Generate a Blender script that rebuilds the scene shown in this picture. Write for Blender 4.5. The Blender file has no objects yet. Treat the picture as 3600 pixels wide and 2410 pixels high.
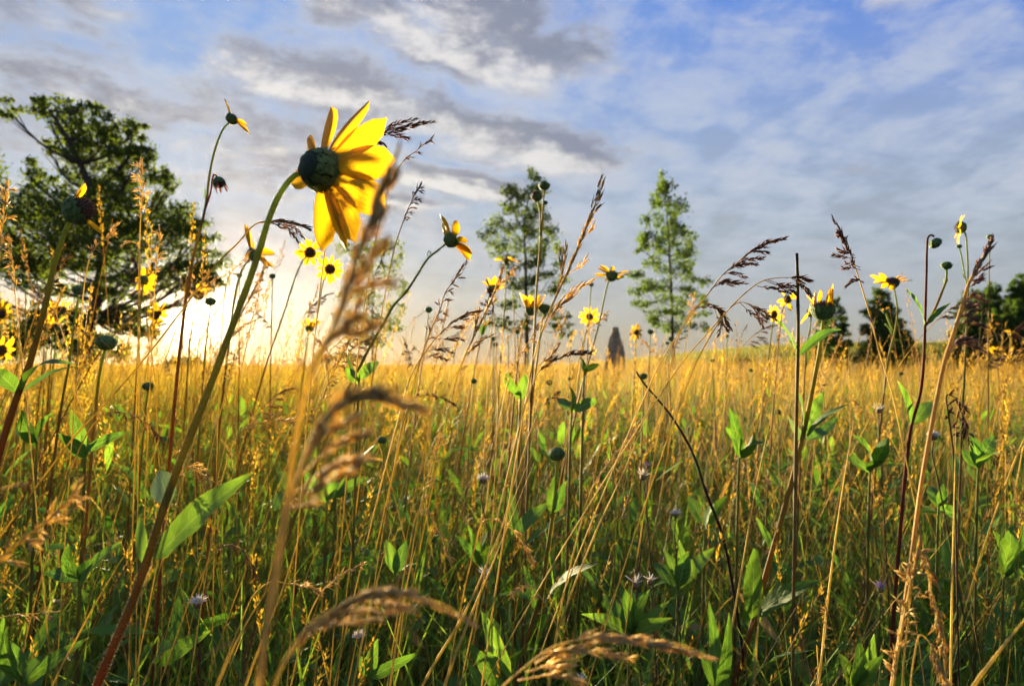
import bpy, math, random
import numpy as np
from mathutils import Vector, Matrix

R = math.radians
sc = bpy.context.scene
col = sc.collection

# ------------------------------------------------------------------ camera
CAM_H, PITCH, FPX = 0.75, R(1.8), 2400.0
cam_data = bpy.data.cameras.new('camera')
cam = bpy.data.objects.new('camera', cam_data)
col.objects.link(cam)
cam.location = (0, 0, CAM_H)
cam.rotation_euler = (R(90) + PITCH, 0, 0)
cam_data.sensor_width, cam_data.lens = 36.0, 24.0
cam_data.clip_start, cam_data.clip_end = 0.02, 2000
cam_data.dof.use_dof = True
cam_data.dof.focus_distance = 0.62
cam_data.dof.aperture_fstop = 10.0
sc.camera = cam

# ------------------------------------------------------------------ sun direction, world
SUN_AZ, SUN_EL = R(-24.7), R(3.4)
SUN = Vector((math.sin(SUN_AZ) * math.cos(SUN_EL), math.cos(SUN_AZ) * math.cos(SUN_EL), math.sin(SUN_EL)))
EXPOSURE = 3.0

world = bpy.data.worlds.new('World')
sc.world = world
world.use_nodes = True
WT = world.node_tree
WT.nodes.clear()


class NG:
    """tiny helper for writing node maths"""
    def __init__(self, t):
        self.t = t

    def n(self, typ, **kw):
        nd = self.t.nodes.new(typ)
        for k, v in kw.items():
            setattr(nd, k, v)
        return nd

    def put(self, sock, v):
        if v is None:
            return
        if isinstance(v, bpy.types.NodeSocket):
            self.t.links.new(v, sock)
        else:
            sock.default_value = v

    def m(self, op, a, b=None, c=None, clamp=False):
        nd = self.n('ShaderNodeMath', operation=op, use_clamp=clamp)
        for s, v in zip(nd.inputs, (a, b, c)):
            self.put(s, v)
        return nd.outputs[0]

    def ss(self, x, a, b):
        nd = self.n('ShaderNodeMapRange', interpolation_type='SMOOTHSTEP')
        self.put(nd.inputs[0], x)
        self.put(nd.inputs[1], a); self.put(nd.inputs[2], b)
        nd.inputs[3].default_value, nd.inputs[4].default_value = 0, 1
        return nd.outputs[0]

    def gauss(self, x, x0, w):
        q = self.m('DIVIDE', self.m('SUBTRACT', x, x0), w)
        return self.m('EXPONENT', self.m('MULTIPLY', self.m('MULTIPLY', q, q), -1.0))

    def xyz(self, x, y, z):
        nd = self.n('ShaderNodeCombineXYZ')
        for s, v in zip(nd.inputs, (x, y, z)):
            self.put(s, v)
        return nd.outputs[0]

    def noise(self, vec, scale, detail=6, rough=0.55, dist=0.0):
        nd = self.n('ShaderNodeTexNoise')
        self.put(nd.inputs['Vector'], vec)
        nd.inputs['Scale'].default_value = scale
        nd.inputs['Detail'].default_value = detail
        nd.inputs['Roughness'].default_value = rough
        nd.inputs['Distortion'].default_value = dist
        return nd.outputs[0]

    def mix(self, f, a, b, blend='MIX'):
        nd = self.n('ShaderNodeMix', data_type='RGBA', blend_type=blend)
        self.put(nd.inputs[0], f)
        self.put(nd.inputs[6], a if isinstance(a, bpy.types.NodeSocket) else (*a, 1))
        self.put(nd.inputs[7], b if isinstance(b, bpy.types.NodeSocket) else (*b, 1))
        return nd.outputs[2]


W = NG(WT)
WS = 0.1                      # background strength; colours below are radiance / WS


def rad(r, g, b, k=1.0):      # radiance as seen in the picture -> world colour
    k = k / (WS * 2 ** EXPOSURE)
    return (r * k, g * k, b * k)


tc = W.n('ShaderNodeTexCoord')
sep = W.n('ShaderNodeSeparateXYZ')
WT.links.new(tc.outputs['Generated'], sep.inputs[0])
dx, dy, dz = sep.outputs
sky = W.n('ShaderNodeTexSky', sky_type='NISHITA', sun_disc=False)
sky.sun_elevation, sky.sun_rotation = SUN_EL, SUN_AZ
sky.altitude, sky.air_density, sky.dust_density, sky.ozone_density = 100, 1.0, 0.6, 2.5
zc = W.m('ADD', W.m('MAXIMUM', dz, 0.015), 0.02)
px_ = W.m('DIVIDE', dx, zc)
py_ = W.m('DIVIDE', dy, zc)
u0 = W.m('MULTIPLY', W.m('ADD', px_, py_), 0.7071)        # along the cloud streets
v0 = W.m('MULTIPLY', W.m('SUBTRACT', px_, py_), 0.7071)   # across them
warp = W.m('MULTIPLY', W.m('SUBTRACT', W.noise(W.xyz(u0, v0, 3.1), 1.9, 5, 0.6), 0.5), 0.75)
u = W.m('ADD', u0, warp)
v = W.m('ADD', v0, W.m('MULTIPLY', warp, 0.8))

# how far towards the sun
sd = W.n('ShaderNodeVectorMath', operation='DOT_PRODUCT')
WT.links.new(tc.outputs['Generated'], sd.inputs[0])
sd.inputs[1].default_value = SUN
cosang = sd.outputs['Value']
near = W.m('SUBTRACT', 1.0, cosang)                       # 0 at the sun, 2 behind
wide = W.m('EXPONENT', W.m('MULTIPLY', near, -4.0))
mid = W.m('EXPONENT', W.m('MULTIPLY', near, -26.0))
tight = W.m('EXPONENT', W.m('MULTIPLY', near, -700.0))
core = W.m('EXPONENT', W.m('MULTIPLY', near, -2300.0))
up = W.m('MAXIMUM', dz, 0.0)

# clear air: Nishita, paled by a thin high veil that is warm low down and towards the sun
lift = W.n('ShaderNodeMix', data_type='RGBA', blend_type='MULTIPLY')
lift.inputs[0].default_value = 1.0
WT.links.new(sky.outputs[0], lift.inputs[6])
lift.inputs[7].default_value = (1.0, 1.0, 1.0, 1)
low = W.m('EXPONENT', W.m('MULTIPLY', up, -5.2))
lowest = W.m('EXPONENT', W.m('MULTIPLY', up, -9.0))
blue = W.mix(W.ss(up, 0.13, 0.50), rad(0.38, 0.49, 0.66), rad(0.045, 0.19, 0.74))
blue = W.mix(W.m('MULTIPLY', wide, 0.75, clamp=True), blue, rad(0.33, 0.56, 0.88))
horizon = W.mix(W.m('MULTIPLY', wide, 1.15, clamp=True), rad(0.40, 0.41, 0.39), rad(0.50, 0.425, 0.28))
air = W.mix(W.m('MULTIPLY', low, 1.15, clamp=True), blue, horizon)
base = W.mix(0.98, lift.outputs[2], air)

# cirrus veil over the right-hand and upper sky
ci = W.noise(W.xyz(W.m('MULTIPLY', u, 0.55), W.m('MULTIPLY', v, 1.5), 7.7), 1.7, 9, 0.62, 0.25)
ci2 = W.noise(W.xyz(W.m('MULTIPLY', px_, 1.9), W.m('MULTIPLY', py_, 0.7), 1.3), 1.5, 8, 0.62, 0.5)
mt = W.n('ShaderNodeVectorMath', operation='MULTIPLY')
WT.links.new(tc.outputs['Generated'], mt.inputs[0])
mt.inputs[1].default_value = (1.0, 1.0, 2.2)
mott = W.noise(mt.outputs[0], 9.0, 9, 0.62, 0.4)
cir = W.m('ADD', W.m('ADD', W.m('MULTIPLY', ci, 0.36), W.m('MULTIPLY', ci2, 0.30)), W.m('MULTIPLY', mott, 0.34))
veil = W.m('MULTIPLY', W.ss(cir, 0.43, 0.59), W.ss(up, 0.02, 0.24))
veil_col = W.mix(wide, rad(0.56, 0.61, 0.72), rad(0.74, 0.75, 0.76))
base = W.mix(W.m('MULTIPLY', veil, W.m('SUBTRACT', 0.72, W.m('MULTIPLY', wide, 0.32))), base, veil_col)
streak = W.m('MULTIPLY', W.ss(cir, 0.50, 0.40), W.gauss(up, 0.20, 0.12))
base = W.mix(W.m('MULTIPLY', streak, 0.45), base, W.mix(wide, rad(0.29, 0.34, 0.43), rad(0.46, 0.42, 0.34)))

# low cloud: streets and broken cumulus
BANDS = [(-2.05, 0.30, 0.70, 2.65, 0.95), (-1.46, 0.30, 0.75, 1.85, 0.95),
         (-2.66, 0.24, 1.85, 2.75, 0.90), (-3.15, 0.20, 1.75, 2.65, 0.90),
         (-2.72, 0.62, 0.20, 1.75, 0.66), (-2.15, 0.45, -0.3, 0.62, 0.66),
         (-3.5, 0.50, 0.4, 1.9, 0.55), (-0.55, 0.10, 1.75, 1.95, 0.9)]


def cloud_mass(uu, vv):
    tot = None
    for vb, w, ua, ub, amp in BANDS:
        g = W.m('MULTIPLY', W.gauss(vv, vb, w),
                W.m('MULTIPLY', W.ss(uu, ua - 0.15, ua + 0.2), W.ss(uu, ub + 0.2, ub - 0.3)))
        g = W.m('MULTIPLY', g, amp)
        tot = g if tot is None else W.m('MAXIMUM', tot, g)
    side = W.ss(vv, -1.55, -2.3)
    return W.m('MAXIMUM', tot, W.m('MULTIPLY', side, 0.30))


def cloud_puff(toward, scale, detail, rough=0.6):
    """billows in sky directions, slightly flattened; toward shifts the field towards the sun"""
    vm = W.n('ShaderNodeVectorMath', operation='MULTIPLY_ADD')
    WT.links.new(tc.outputs['Generated'], vm.inputs[0])
    vm.inputs[1].default_value = (1.0, 1.0, 1.9)
    vm.inputs[2].default_value = tuple(SUN * toward)
    return W.noise(vm.outputs[0], scale, detail, rough, 0.2)


mass = cloud_mass(u, v)
streaky = W.noise(W.xyz(W.m('MULTIPLY', u, 0.8), W.m('MULTIPLY', v, 1.3), 0.4), 4.2, 9, 0.6)
puff = W.m('ADD', W.m('MULTIPLY', streaky, 0.30), W.m('MULTIPLY', cloud_puff(0.0, 11.0, 10, 0.64), 0.70))
d0 = W.m('ADD', W.m('MULTIPLY', mass, 0.69), W.m('MULTIPLY', W.m('SUBTRACT', puff, 0.5), 1.75))
cov = W.m('MULTIPLY', W.ss(d0, 0.12, 0.60), W.ss(up, 0.035, 0.16))
# the same soft field a little nearer the sun: the difference tells which flank the low sun reaches
s0 = W.m('ADD', W.m('MULTIPLY', mass, 0.60), W.m('MULTIPLY', cloud_puff(0.0, 11.0, 5, 0.55), 1.3))
s1 = W.m('ADD', W.m('MULTIPLY', cloud_mass(W.m('ADD', u, 0.08), W.m('ADD', v, -0.15)), 0.60), W.m('MULTIPLY', cloud_puff(0.016, 11.0, 5, 0.55), 1.3))
lit = W.ss(W.m('SUBTRACT', s0, s1), -0.02, 0.36)
thick = W.ss(d0, 0.16, 0.62)
litc = W.mix(wide, rad(0.62, 0.62, 0.66), rad(1.0, 0.95, 0.86))
drk = W.mix(wide, rad(0.19, 0.23, 0.34), rad(0.33, 0.33, 0.36))
cc = W.mix(W.m('MULTIPLY', W.m('SUBTRACT', 1.0, W.m('MULTIPLY', lit, 0.95)), W.m('ADD', W.m('MULTIPLY', thick, 0.65), 0.35)), litc, drk)
base = W.mix(W.m('MULTIPLY', cov, 0.86), base, cc)


def add(a, f, c):
    s = W.n('ShaderNodeMix', data_type='RGBA', blend_type='ADD')
    W.put(s.inputs[0], 1.0)
    WT.links.new(a, s.inputs[6])
    k = W.n('ShaderNodeMix', data_type='RGBA', blend_type='MIX')
    W.put(k.inputs[0], f)
    k.clamp_factor = False
    k.inputs[6].default_value = (0, 0, 0, 1)
    k.inputs[7].default_value = (*c, 1)
    WT.links.new(k.outputs[2], s.inputs[7])
    return s.outputs[2]


base = add(base, mid, rad(0.06, 0.03, 0.004))
base = add(base, tight, rad(1.3, 0.9, 0.38))
base = add(base, core, rad(7.0, 5.6, 3.4))
bg = W.n('ShaderNodeBackground')
bg.inputs['Strength'].default_value = WS
WT.links.new(base, bg.inputs['Color'])
wo = W.n('ShaderNodeOutputWorld')
WT.links.new(bg.outputs[0], wo.inputs['Surface'])
world.cycles.sampling_method = 'MANUAL'
world.cycles.sample_map_resolution = 1024

sun_data = bpy.data.lights.new('sun', 'SUN')
sun_data.energy, sun_data.angle = 5.0, R(0.5)
sun_data.color = (1.0, 0.77, 0.45)
sun = bpy.data.objects.new('sun', sun_data)
col.objects.link(sun)
sun.rotation_euler = SUN.to_track_quat('Z', 'Y').to_euler()
sun.location = (0, 0, 30)

sc.view_settings.view_transform = 'Standard'
sc.view_settings.look = 'None'
sc.view_settings.gamma = 1.0
sc.view_settings.exposure = EXPOSURE
sc.view_settings.use_curve_mapping = False
sc.render.engine = 'CYCLES'
sc.cycles.use_denoising = True
sc.cycles.use_adaptive_sampling = True
sc.cycles.adaptive_threshold = 0.03
sc.cycles.max_bounces = 6
sc.cycles.diffuse_bounces = 4
sc.cycles.transmission_bounces = 6
sc.cycles.transparent_max_bounces = 8
sc.cycles.volume_bounces = 0
sc.cycles.sample_clamp_indirect = 6.0

# ------------------------------------------------------------------ helpers
rng = np.random.default_rng(11)
random.seed(11)


def ground_z(x, y):
    x = np.asarray(x, float); y = np.asarray(y, float)
    def s(t):
        t = np.clip(t, 0, 1)
        return t * t * (3 - 2 * t)
    hill = 2.75 * s((y - 18) / 58.0) * s((x - 1) / 34.0)
    bumps = 0.02 * np.sin(x * 1.7 + 0.5) * np.cos(y * 1.3) + 0.06 * np.sin(x * 0.21 + y * 0.17) * s((y - 3) / 12.0)
    return hill + bumps


CP, SP = math.cos(PITCH), math.sin(PITCH)


def at(px, py, d):
    """photo pixel (3600 x 2410) at forward distance d metres -> world point"""
    cx, cz = (px - 1800.0) / FPX, (1205.0 - py) / FPX
    return Vector((d * cx, d * (CP - SP * cz), CAM_H + d * (SP + CP * cz)))


def mm(px, d):
    return px * d / FPX


class MB:
    """collects vertices and faces of ONE mesh; c is a free per-vertex colour"""
    def __init__(self):
        self.v, self.f, self.c = [], [], []

    def add(self, vs, fs, cs):
        o = len(self.v)
        self.v += [tuple(p) for p in vs]
        self.f += [tuple(i + o for i in f) for f in fs]
        self.c += [tuple(c) for c in cs]

    def tube(self, pts, rad, sides=6, c0=(0, 0, 0), c1=None, cap=True):
        c1 = c1 or c0
        n = len(pts)
        vs, cs, fs = [], [], []
        ref = None
        for i in range(n):
            t = (pts[min(i + 1, n - 1)] - pts[max(i - 1, 0)])
            if t.length < 1e-9:
                t = Vector((0, 0, 1))
            t.normalize()
            if ref is None:
                ref = t.orthogonal().normalized()
            ref = (ref - t * ref.dot(t))
            if ref.length < 1e-6:
                ref = t.orthogonal()
            ref.normalize()
            bi = t.cross(ref)
            k = i / max(n - 1, 1)
            r = rad[i] if hasattr(rad, '__len__') else rad
            for s in range(sides):
                a = 2 * math.pi * s / sides
                vs.append(pts[i] + ref * (r * math.cos(a)) + bi * (r * math.sin(a)))
                cs.append((c0[0] + (c1[0] - c0[0]) * k, c0[1] + (c1[1] - c0[1]) * k, c0[2] + (c1[2] - c0[2]) * k))
        for i in range(n - 1):
            for s in range(sides):
                a, b = i * sides + s, i * sides + (s + 1) % sides
                fs.append((a, b, b + sides, a + sides))
        if cap:
            fs.append(tuple(range(sides - 1, -1, -1)))
            fs.append(tuple((n - 1) * sides + s for s in range(sides)))
        self.add(vs, fs, cs)

    def grain(self, p, d, ln, w, c):
        """one pointed, ovate seed husk"""
        d = d.normalized()
        a = d.orthogonal().normalized()
        b = d.cross(a)
        vs = [p]
        for k, (t, q) in enumerate(((0.32, 1.0), (0.68, 0.62))):
            for s in range(3):
                g = 2.094 * s + k * 0.5
                vs.append(p + d * (ln * t) + (a * math.cos(g) + b * math.sin(g)) * (w * q * 0.41))
        vs.append(p + d * ln * 1.3)
        fs = [(0, 2, 1), (0, 3, 2), (0, 1, 3), (1, 2, 5, 4), (2, 3, 6, 5), (3, 1, 4, 6), (4, 5, 7), (5, 6, 7), (6, 4, 7)]
        c2 = (min(1, c[0] * 1.5), min(1, c[1] * 1.5), min(1, c[2] * 1.5))
        self.add(vs, fs, [c] * 4 + [c] * 3 + [c2])

    def mesh(self, name, mat, smooth=True):
        return mk_mesh(name, self.v, self.f, self.c, mat, smooth)


def mk_mesh(name, v, f, c, mat, smooth=True):
    me = bpy.data.meshes.new(name)
    me.from_pydata(v, [], f)
    at_ = me.color_attributes.new('Col', 'FLOAT_COLOR', 'POINT')
    ca = np.ones((len(v), 4), np.float32)
    ca[:, :3] = np.asarray(c, np.float32)[:, :3]
    at_.data.foreach_set('color', ca.ravel())
    if smooth:
        me.polygons.foreach_set('use_smooth', [True] * len(me.polygons))
    me.materials.append(mat)
    me.update()
    return me


def obj(name, me, parent=None, mat4=None):
    o = bpy.data.objects.new(name, me)
    col.objects.link(o)
    if parent is not None:
        o.parent = parent
    if mat4 is not None:
        o.matrix_local = mat4
    return o


def tag(o, label, cat, group=None, kind=None):
    if label: o['label'] = label
    if cat: o['category'] = cat
    if group: o['group'] = group
    if kind: o['kind'] = kind
    return o


def thing(name, loc, label, cat, group=None):
    o = bpy.data.objects.new(name, None)
    o.empty_display_size = 0.05
    col.objects.link(o)
    o.location = loc
    return tag(o, label, cat, group)


def smooth_path(pts, n):
    """centripetal Catmull-Rom through pts, n samples"""
    P = [pts[0] * 2 - pts[1]] + list(pts) + [pts[-1] * 2 - pts[-2]]
    K = [0.0]
    for i in range(len(P) - 1):
        K.append(K[-1] + max((P[i + 1] - P[i]).length, 1e-7) ** 0.5)
    out = []
    m = len(pts) - 1
    for i in range(n):
        x = i / (n - 1) * m
        k = min(int(x), m - 1)
        t0, t1, t2, t3 = K[k:k + 4]
        t = t1 + (x - k) * (t2 - t1)
        p0, p1, p2, p3 = P[k:k + 4]
        a1 = p0 * ((t1 - t) / (t1 - t0)) + p1 * ((t - t0) / (t1 - t0))
        a2 = p1 * ((t2 - t) / (t2 - t1)) + p2 * ((t - t1) / (t2 - t1))
        a3 = p2 * ((t3 - t) / (t3 - t2)) + p3 * ((t - t2) / (t3 - t2))
        b1 = a1 * ((t2 - t) / (t2 - t0)) + a2 * ((t - t0) / (t2 - t0))
        b2 = a2 * ((t3 - t) / (t3 - t1)) + a3 * ((t - t1) / (t3 - t1))
        out.append(b1 * ((t2 - t) / (t2 - t1)) + b2 * ((t - t1) / (t2 - t1)))
    return out


# ------------------------------------------------------------------ materials
def material(name):
    m = bpy.data.materials.new(name)
    m.use_nodes = True
    m.node_tree.nodes.clear()
    return m, NG(m.node_tree)


def leaf_shader(m, N, colour, trans_colour, trans=0.45, rough=0.5, spec=0.35, bump=None, sheen=0.0):
    p = N.n('ShaderNodeBsdfPrincipled')
    N.put(p.inputs['Base Color'], colour if isinstance(colour, bpy.types.NodeSocket) else (*colour, 1))
    p.inputs['Roughness'].default_value = rough
    p.inputs['Specular IOR Level'].default_value = spec
    if sheen:
        p.inputs['Sheen Weight'].default_value = sheen
        p.inputs['Sheen Roughness'].default_value = 0.4
    t = N.n('ShaderNodeBsdfTranslucent')
    N.put(t.inputs['Color'], trans_colour if isinstance(trans_colour, bpy.types.NodeSocket) else (*trans_colour, 1))
    if bump is not None:
        N.t.links.new(bump, p.inputs['Normal'])
    mx = N.n('ShaderNodeMixShader')
    mx.inputs[0].default_value = trans
    N.t.links.new(p.outputs[0], mx.inputs[1])
    N.t.links.new(t.outputs[0], mx.inputs[2])
    o = N.n('ShaderNodeOutputMaterial')
    N.t.links.new(mx.outputs[0], o.inputs['Surface'])
    return m


def bump_of(N, h, strength=0.3, dist=0.001):
    b = N.n('ShaderNodeBump')
    b.inputs['Strength'].default_value = strength
    b.inputs['Distance'].default_value = dist
    N.t.links.new(h, b.inputs['Height'])
    return b.outputs[0]


def attr(N):
    a = N.n('ShaderNodeAttribute')
    a.attribute_name = 'Col'
    return a.outputs['Color']


def scale_col(N, c, k):
    nd = N.n('ShaderNodeMix', data_type='RGBA', blend_type='MULTIPLY')
    nd.inputs[0].default_value = 1.0
    N.t.links.new(c, nd.inputs[6])
    nd.inputs[7].default_value = (*k, 1)
    return nd.outputs[2]


def attr_leaf(name, trans=0.45, tk=(1.25, 1.15, 0.7), rough=0.5, spec=0.3, noise_scale=0):
    """colour comes from the mesh's own Col attribute"""
    m, N = material(name)
    c = attr(N)
    if noise_scale:
        g = N.n('ShaderNodeNewGeometry')
        n = N.noise(g.outputs['Position'], noise_scale, 3)
        c = N.mix(N.m('MULTIPLY', N.ss(n, 0.35, 0.75), 0.45), c, scale_col(N, c, (0.45, 0.42, 0.40)))
    return leaf_shader(m, N, c, scale_col(N, c, tk), trans, rough, spec)


GRASS = attr_leaf('dry_grass', 0.48, (1.2, 1.15, 0.55), 0.65, 0.15)
SEED = attr_leaf('seed_husk', 0.52, (1.35, 1.12, 0.65), 0.6, 0.25, 900)
STEM = attr_leaf('plant_stem', 0.42, (1.4, 1.35, 0.75), 0.7, 0.15, 500)
CROWN = attr_leaf('tree_foliage', 0.42, (1.3, 1.25, 0.55), 0.9, 0.03)


def make_sunflower_leaf(name, ca, cb):
    m, N = material(name)
    s = N.n('ShaderNodeSeparateColor')
    N.t.links.new(attr(N), s.inputs[0])
    su, tv = s.outputs[0], s.outputs[1]
    side = N.m('ABSOLUTE', N.m('SUBTRACT', N.m('MULTIPLY', su, 2.0), 1.0))
    rib = N.ss(side, 0.10, 0.0)
    vein = N.m('FRACT', N.m('ADD', N.m('MULTIPLY', tv, 7.0), N.m('MULTIPLY', side, -1.3)))
    vein = N.m('MULTIPLY', N.ss(N.m('ABSOLUTE', N.m('SUBTRACT', vein, 0.5)), 0.10, 0.0), 0.6)
    oi = N.n('ShaderNodeObjectInfo')
    g = N.n('ShaderNodeNewGeometry')
    n = N.noise(g.outputs['Position'], 55, 4)
    n2 = N.noise(g.outputs['Position'], 420, 3)
    c = N.mix(oi.outputs['Random'], ca, cb)
    c = N.mix(N.ss(n, 0.45, 0.75), c, scale_col(N, c, (0.62, 0.66, 0.6)))
    c = N.mix(N.m('MULTIPLY', N.ss(n2, 0.60, 0.72), 0.4), c, (0.16, 0.11, 0.03))
    edge = N.m('ADD', N.m('MULTIPLY', N.m('MAXIMUM', side, N.ss(tv, 0.7, 1.0)), 0.75), N.m('MULTIPLY', n, 0.5))
    c = N.mix(N.m('MULTIPLY', N.ss(edge, 0.92, 1.08), 0.6), c, (0.30, 0.20, 0.05))
    lines = N.m('MAXIMUM', rib, vein)
    c = N.mix(N.m('MULTIPLY', lines, 0.62), c, (0.22, 0.31, 0.11))
    h = N.m('SUBTRACT', N.m('MULTIPLY', n2, 0.5), N.m('MULTIPLY', lines, 0.7))
    return leaf_shader(m, N, c, scale_col(N, c, (1.2, 1.25, 0.45)), 0.44, 0.62, 0.18, bump_of(N, h, 0.45, 0.0012), 0.04)


LEAF = make_sunflower_leaf('green_leaf', (0.062, 0.150, 0.026), (0.130, 0.230, 0.036))
LEAF_BLUE = make_sunflower_leaf('silvery_leaf', (0.12, 0.19, 0.12), (0.15, 0.21, 0.13))
LEAF_YELLOW = make_sunflower_leaf('yellowed_leaf', (0.42, 0.27, 0.03), (0.34, 0.24, 0.03))


def make_petal():
    m, N = material('yellow_petal')
    s = N.n('ShaderNodeSeparateColor')
    N.t.links.new(attr(N), s.inputs[0])
    su, tv = s.outputs[0], s.outputs[1]
    g = N.n('ShaderNodeNewGeometry')
    n = N.noise(g.outputs['Position'], 260, 4)
    st = N.m('SINE', N.m('ADD', N.m('MULTIPLY', su, 44.0), N.m('MULTIPLY', n, 3.0)))
    st = N.ss(st, 0.2, 1.0)
    oi = N.n('ShaderNodeObjectInfo')
    c = N.mix(oi.outputs['Random'], (0.64, 0.385, 0.011), (0.56, 0.32, 0.008))
    c = N.mix(N.m('MULTIPLY', st, 0.42), c, (0.40, 0.20, 0.005))
    c = N.mix(N.m('MULTIPLY', N.ss(tv, 0.25, 0.0), 0.5), c, (0.42, 0.22, 0.01))
    c = N.mix(N.m('MULTIPLY', N.ss(n, 0.66, 0.76), 0.5), c, (0.30, 0.12, 0.01))
    return leaf_shader(m, N, c, scale_col(N, c, (1.08, 0.98, 0.5)), 0.56, 0.5, 0.25, bump_of(N, st, 0.4, 0.0008))


PETAL = make_petal()
PETAL_DRY = attr_leaf('withered_petal', 0.25, (1.1, 0.9, 0.7), 0.7, 0.1)


def noisy(name, ca, cb, scale, rough=0.7, bump=0.5, dist=0.001, trans=0.0, obj_space=False):
    m, N = material(name)
    if obj_space:
        t = N.n('ShaderNodeTexCoord')
        vec = t.outputs['Object']
    else:
        vec = N.n('ShaderNodeNewGeometry').outputs['Position']
    n = N.noise(vec, scale, 7, 0.62)
    c = N.mix(N.ss(n, 0.32, 0.70), ca, cb)
    return leaf_shader(m, N, c, c, trans, rough, 0.25, bump_of(N, n, bump, dist))


BRACT = noisy('hairy_green_bract', (0.042, 0.085, 0.022), (0.13, 0.21, 0.065), 300, 0.75, 0.9, 0.001, 0.15)
DISC = noisy('dark_disc_floret', (0.030, 0.014, 0.008), (0.11, 0.05, 0.018), 600, 0.7, 0.7, 0.001, 0.05)
BARK = noisy('bark', (0.022, 0.017, 0.012), (0.055, 0.043, 0.030), 9, 0.9, 0.9, 0.03)
STONE = noisy('weathered_stone', (0.17, 0.13, 0.085), (0.36, 0.29, 0.20), 6, 0.9, 0.9, 0.05)
WHITE = noisy('white_floret', (0.88, 0.80, 0.66), (0.94, 0.87, 0.74), 300, 0.6, 0.3, 0.001, 0.35)
LILAC = noisy('lilac_floret', (0.36, 0.24, 0.46), (0.52, 0.38, 0.58), 300, 0.6, 0.3, 0.001, 0.35)
TAWNY = noisy('tawny_calyx', (0.10, 0.07, 0.035), (0.26, 0.19, 0.09), 300, 0.8, 0.4, 0.001, 0.15)


# ------------------------------------------------------------------ plant pieces
def leaf_mesh(name, p0, p1, width, sag, up, mat, nt=7, fold=0.22, twist=0.0, shape=0.8):
    """lance-shaped leaf from p0 to p1, folded on its midrib; coordinates as given"""
    p0, p1 = Vector(p0), Vector(p1)
    ax = p1 - p0
    ln = ax.length
    ax.normalize()
    up = Vector(up)
    up = up - ax * up.dot(ax)
    if up.length < 1e-5:
        up = ax.orthogonal()
    up.normalize()
    sd = ax.cross(up)
    vs, fs, cs = [], [], []
    S = (-1, -0.5, 0, 0.5, 1)
    for i in range(nt):
        t = i / (nt - 1)
        w = width * 0.5 * max(0.03, math.sin(math.pi * min(0.995, 0.03 + 0.965 * t ** shape))) ** 0.85
        a = twist * t
        sdd, upp = sd * math.cos(a) + up * math.sin(a), up * math.cos(a) - sd * math.sin(a)
        ctr = p0 + ax * (ln * t) + up * (sag * ln * math.sin(math.pi * t * 0.9))
        for s in S:
            rip = 0.05 * width * math.sin(t * 17 + s * 2.0) * abs(s)
            vs.append(ctr + sdd * (w * s) + upp * (fold * w * abs(s) + rip))
            cs.append((s * 0.5 + 0.5, t, 0))
    for i in range(nt - 1):
        for k in range(4):
            a = i * 5 + k
            fs.append((a, a + 1, a + 6, a + 5))
    return mk_mesh(name, vs, fs, cs, mat)


def petal_mesh(name, ln, w, curl, cup, seed, mat=None, nt=7):
    """petal along +X, face +Z"""
    r = random.Random(seed)
    vs, fs, cs = [], [], []
    S = (-1, -0.5, 0, 0.5, 1)
    tw = r.uniform(-0.25, 0.25)
    bend = r.uniform(-0.12, 0.12)
    for i in range(nt):
        t = i / (nt - 1)
        q = (0.30 + 0.70 * math.sin(math.pi * 0.5 * min(1, t / 0.5))) if t < 0.5 else math.cos(math.pi * 0.5 * ((t - 0.5) / 0.5) ** 1.9 * 0.90)
        ww = w * 0.5 * q
        for s in S:
            notch = (0.035 * ln * (1 if abs(s) == 0.5 else 0)) if i == nt - 1 else 0
            x = ln * t + notch - (0.02 * ln * abs(s) if i == nt - 1 else 0)
            z = curl * ln * t * t + cup * ww * (s * s - 0.3) + tw * t * ww * s + 0.06 * ww * math.cos(s * 6.3)
            vs.append((x, ww * s + bend * ln * t * t, z))
            cs.append((s * 0.5 + 0.5, t, 0))
    for i in range(nt - 1):
        for k in range(4):
            a = i * 5 + k
            fs.append((a, a + 1, a + 6, a + 5))
    return mk_mesh(name, vs, fs, cs, mat or PETAL)


def lathe(prof, sides, cx=lambda a, k: 1.0):
    vs, fs = [], []
    n = len(prof)
    for k, (r, z) in enumerate(prof):
        for s in range(sides):
            a = 2 * math.pi * s / sides
            q = r * cx(a, k)
            vs.append((q * math.cos(a), q * math.sin(a), z))
    for k in range(n - 1):
        for s in range(sides):
            a, b = k * sides + s, k * sides + (s + 1) % sides
            fs.append((a, b, b + sides, a + sides))
    fs.append(tuple(range(sides - 1, -1, -1)))
    fs.append(tuple((n - 1) * sides + s for s in range(sides)))
    return vs, fs


# unit flower cup: rim radius 1, its back at z = -1.15, rim at z = 0 (facing +Z)
CUP = [(0.22, -1.20), (0.55, -1.12), (0.86, -0.85), (1.0, -0.45), (0.99, -0.1), (0.90, 0.06)]


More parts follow.
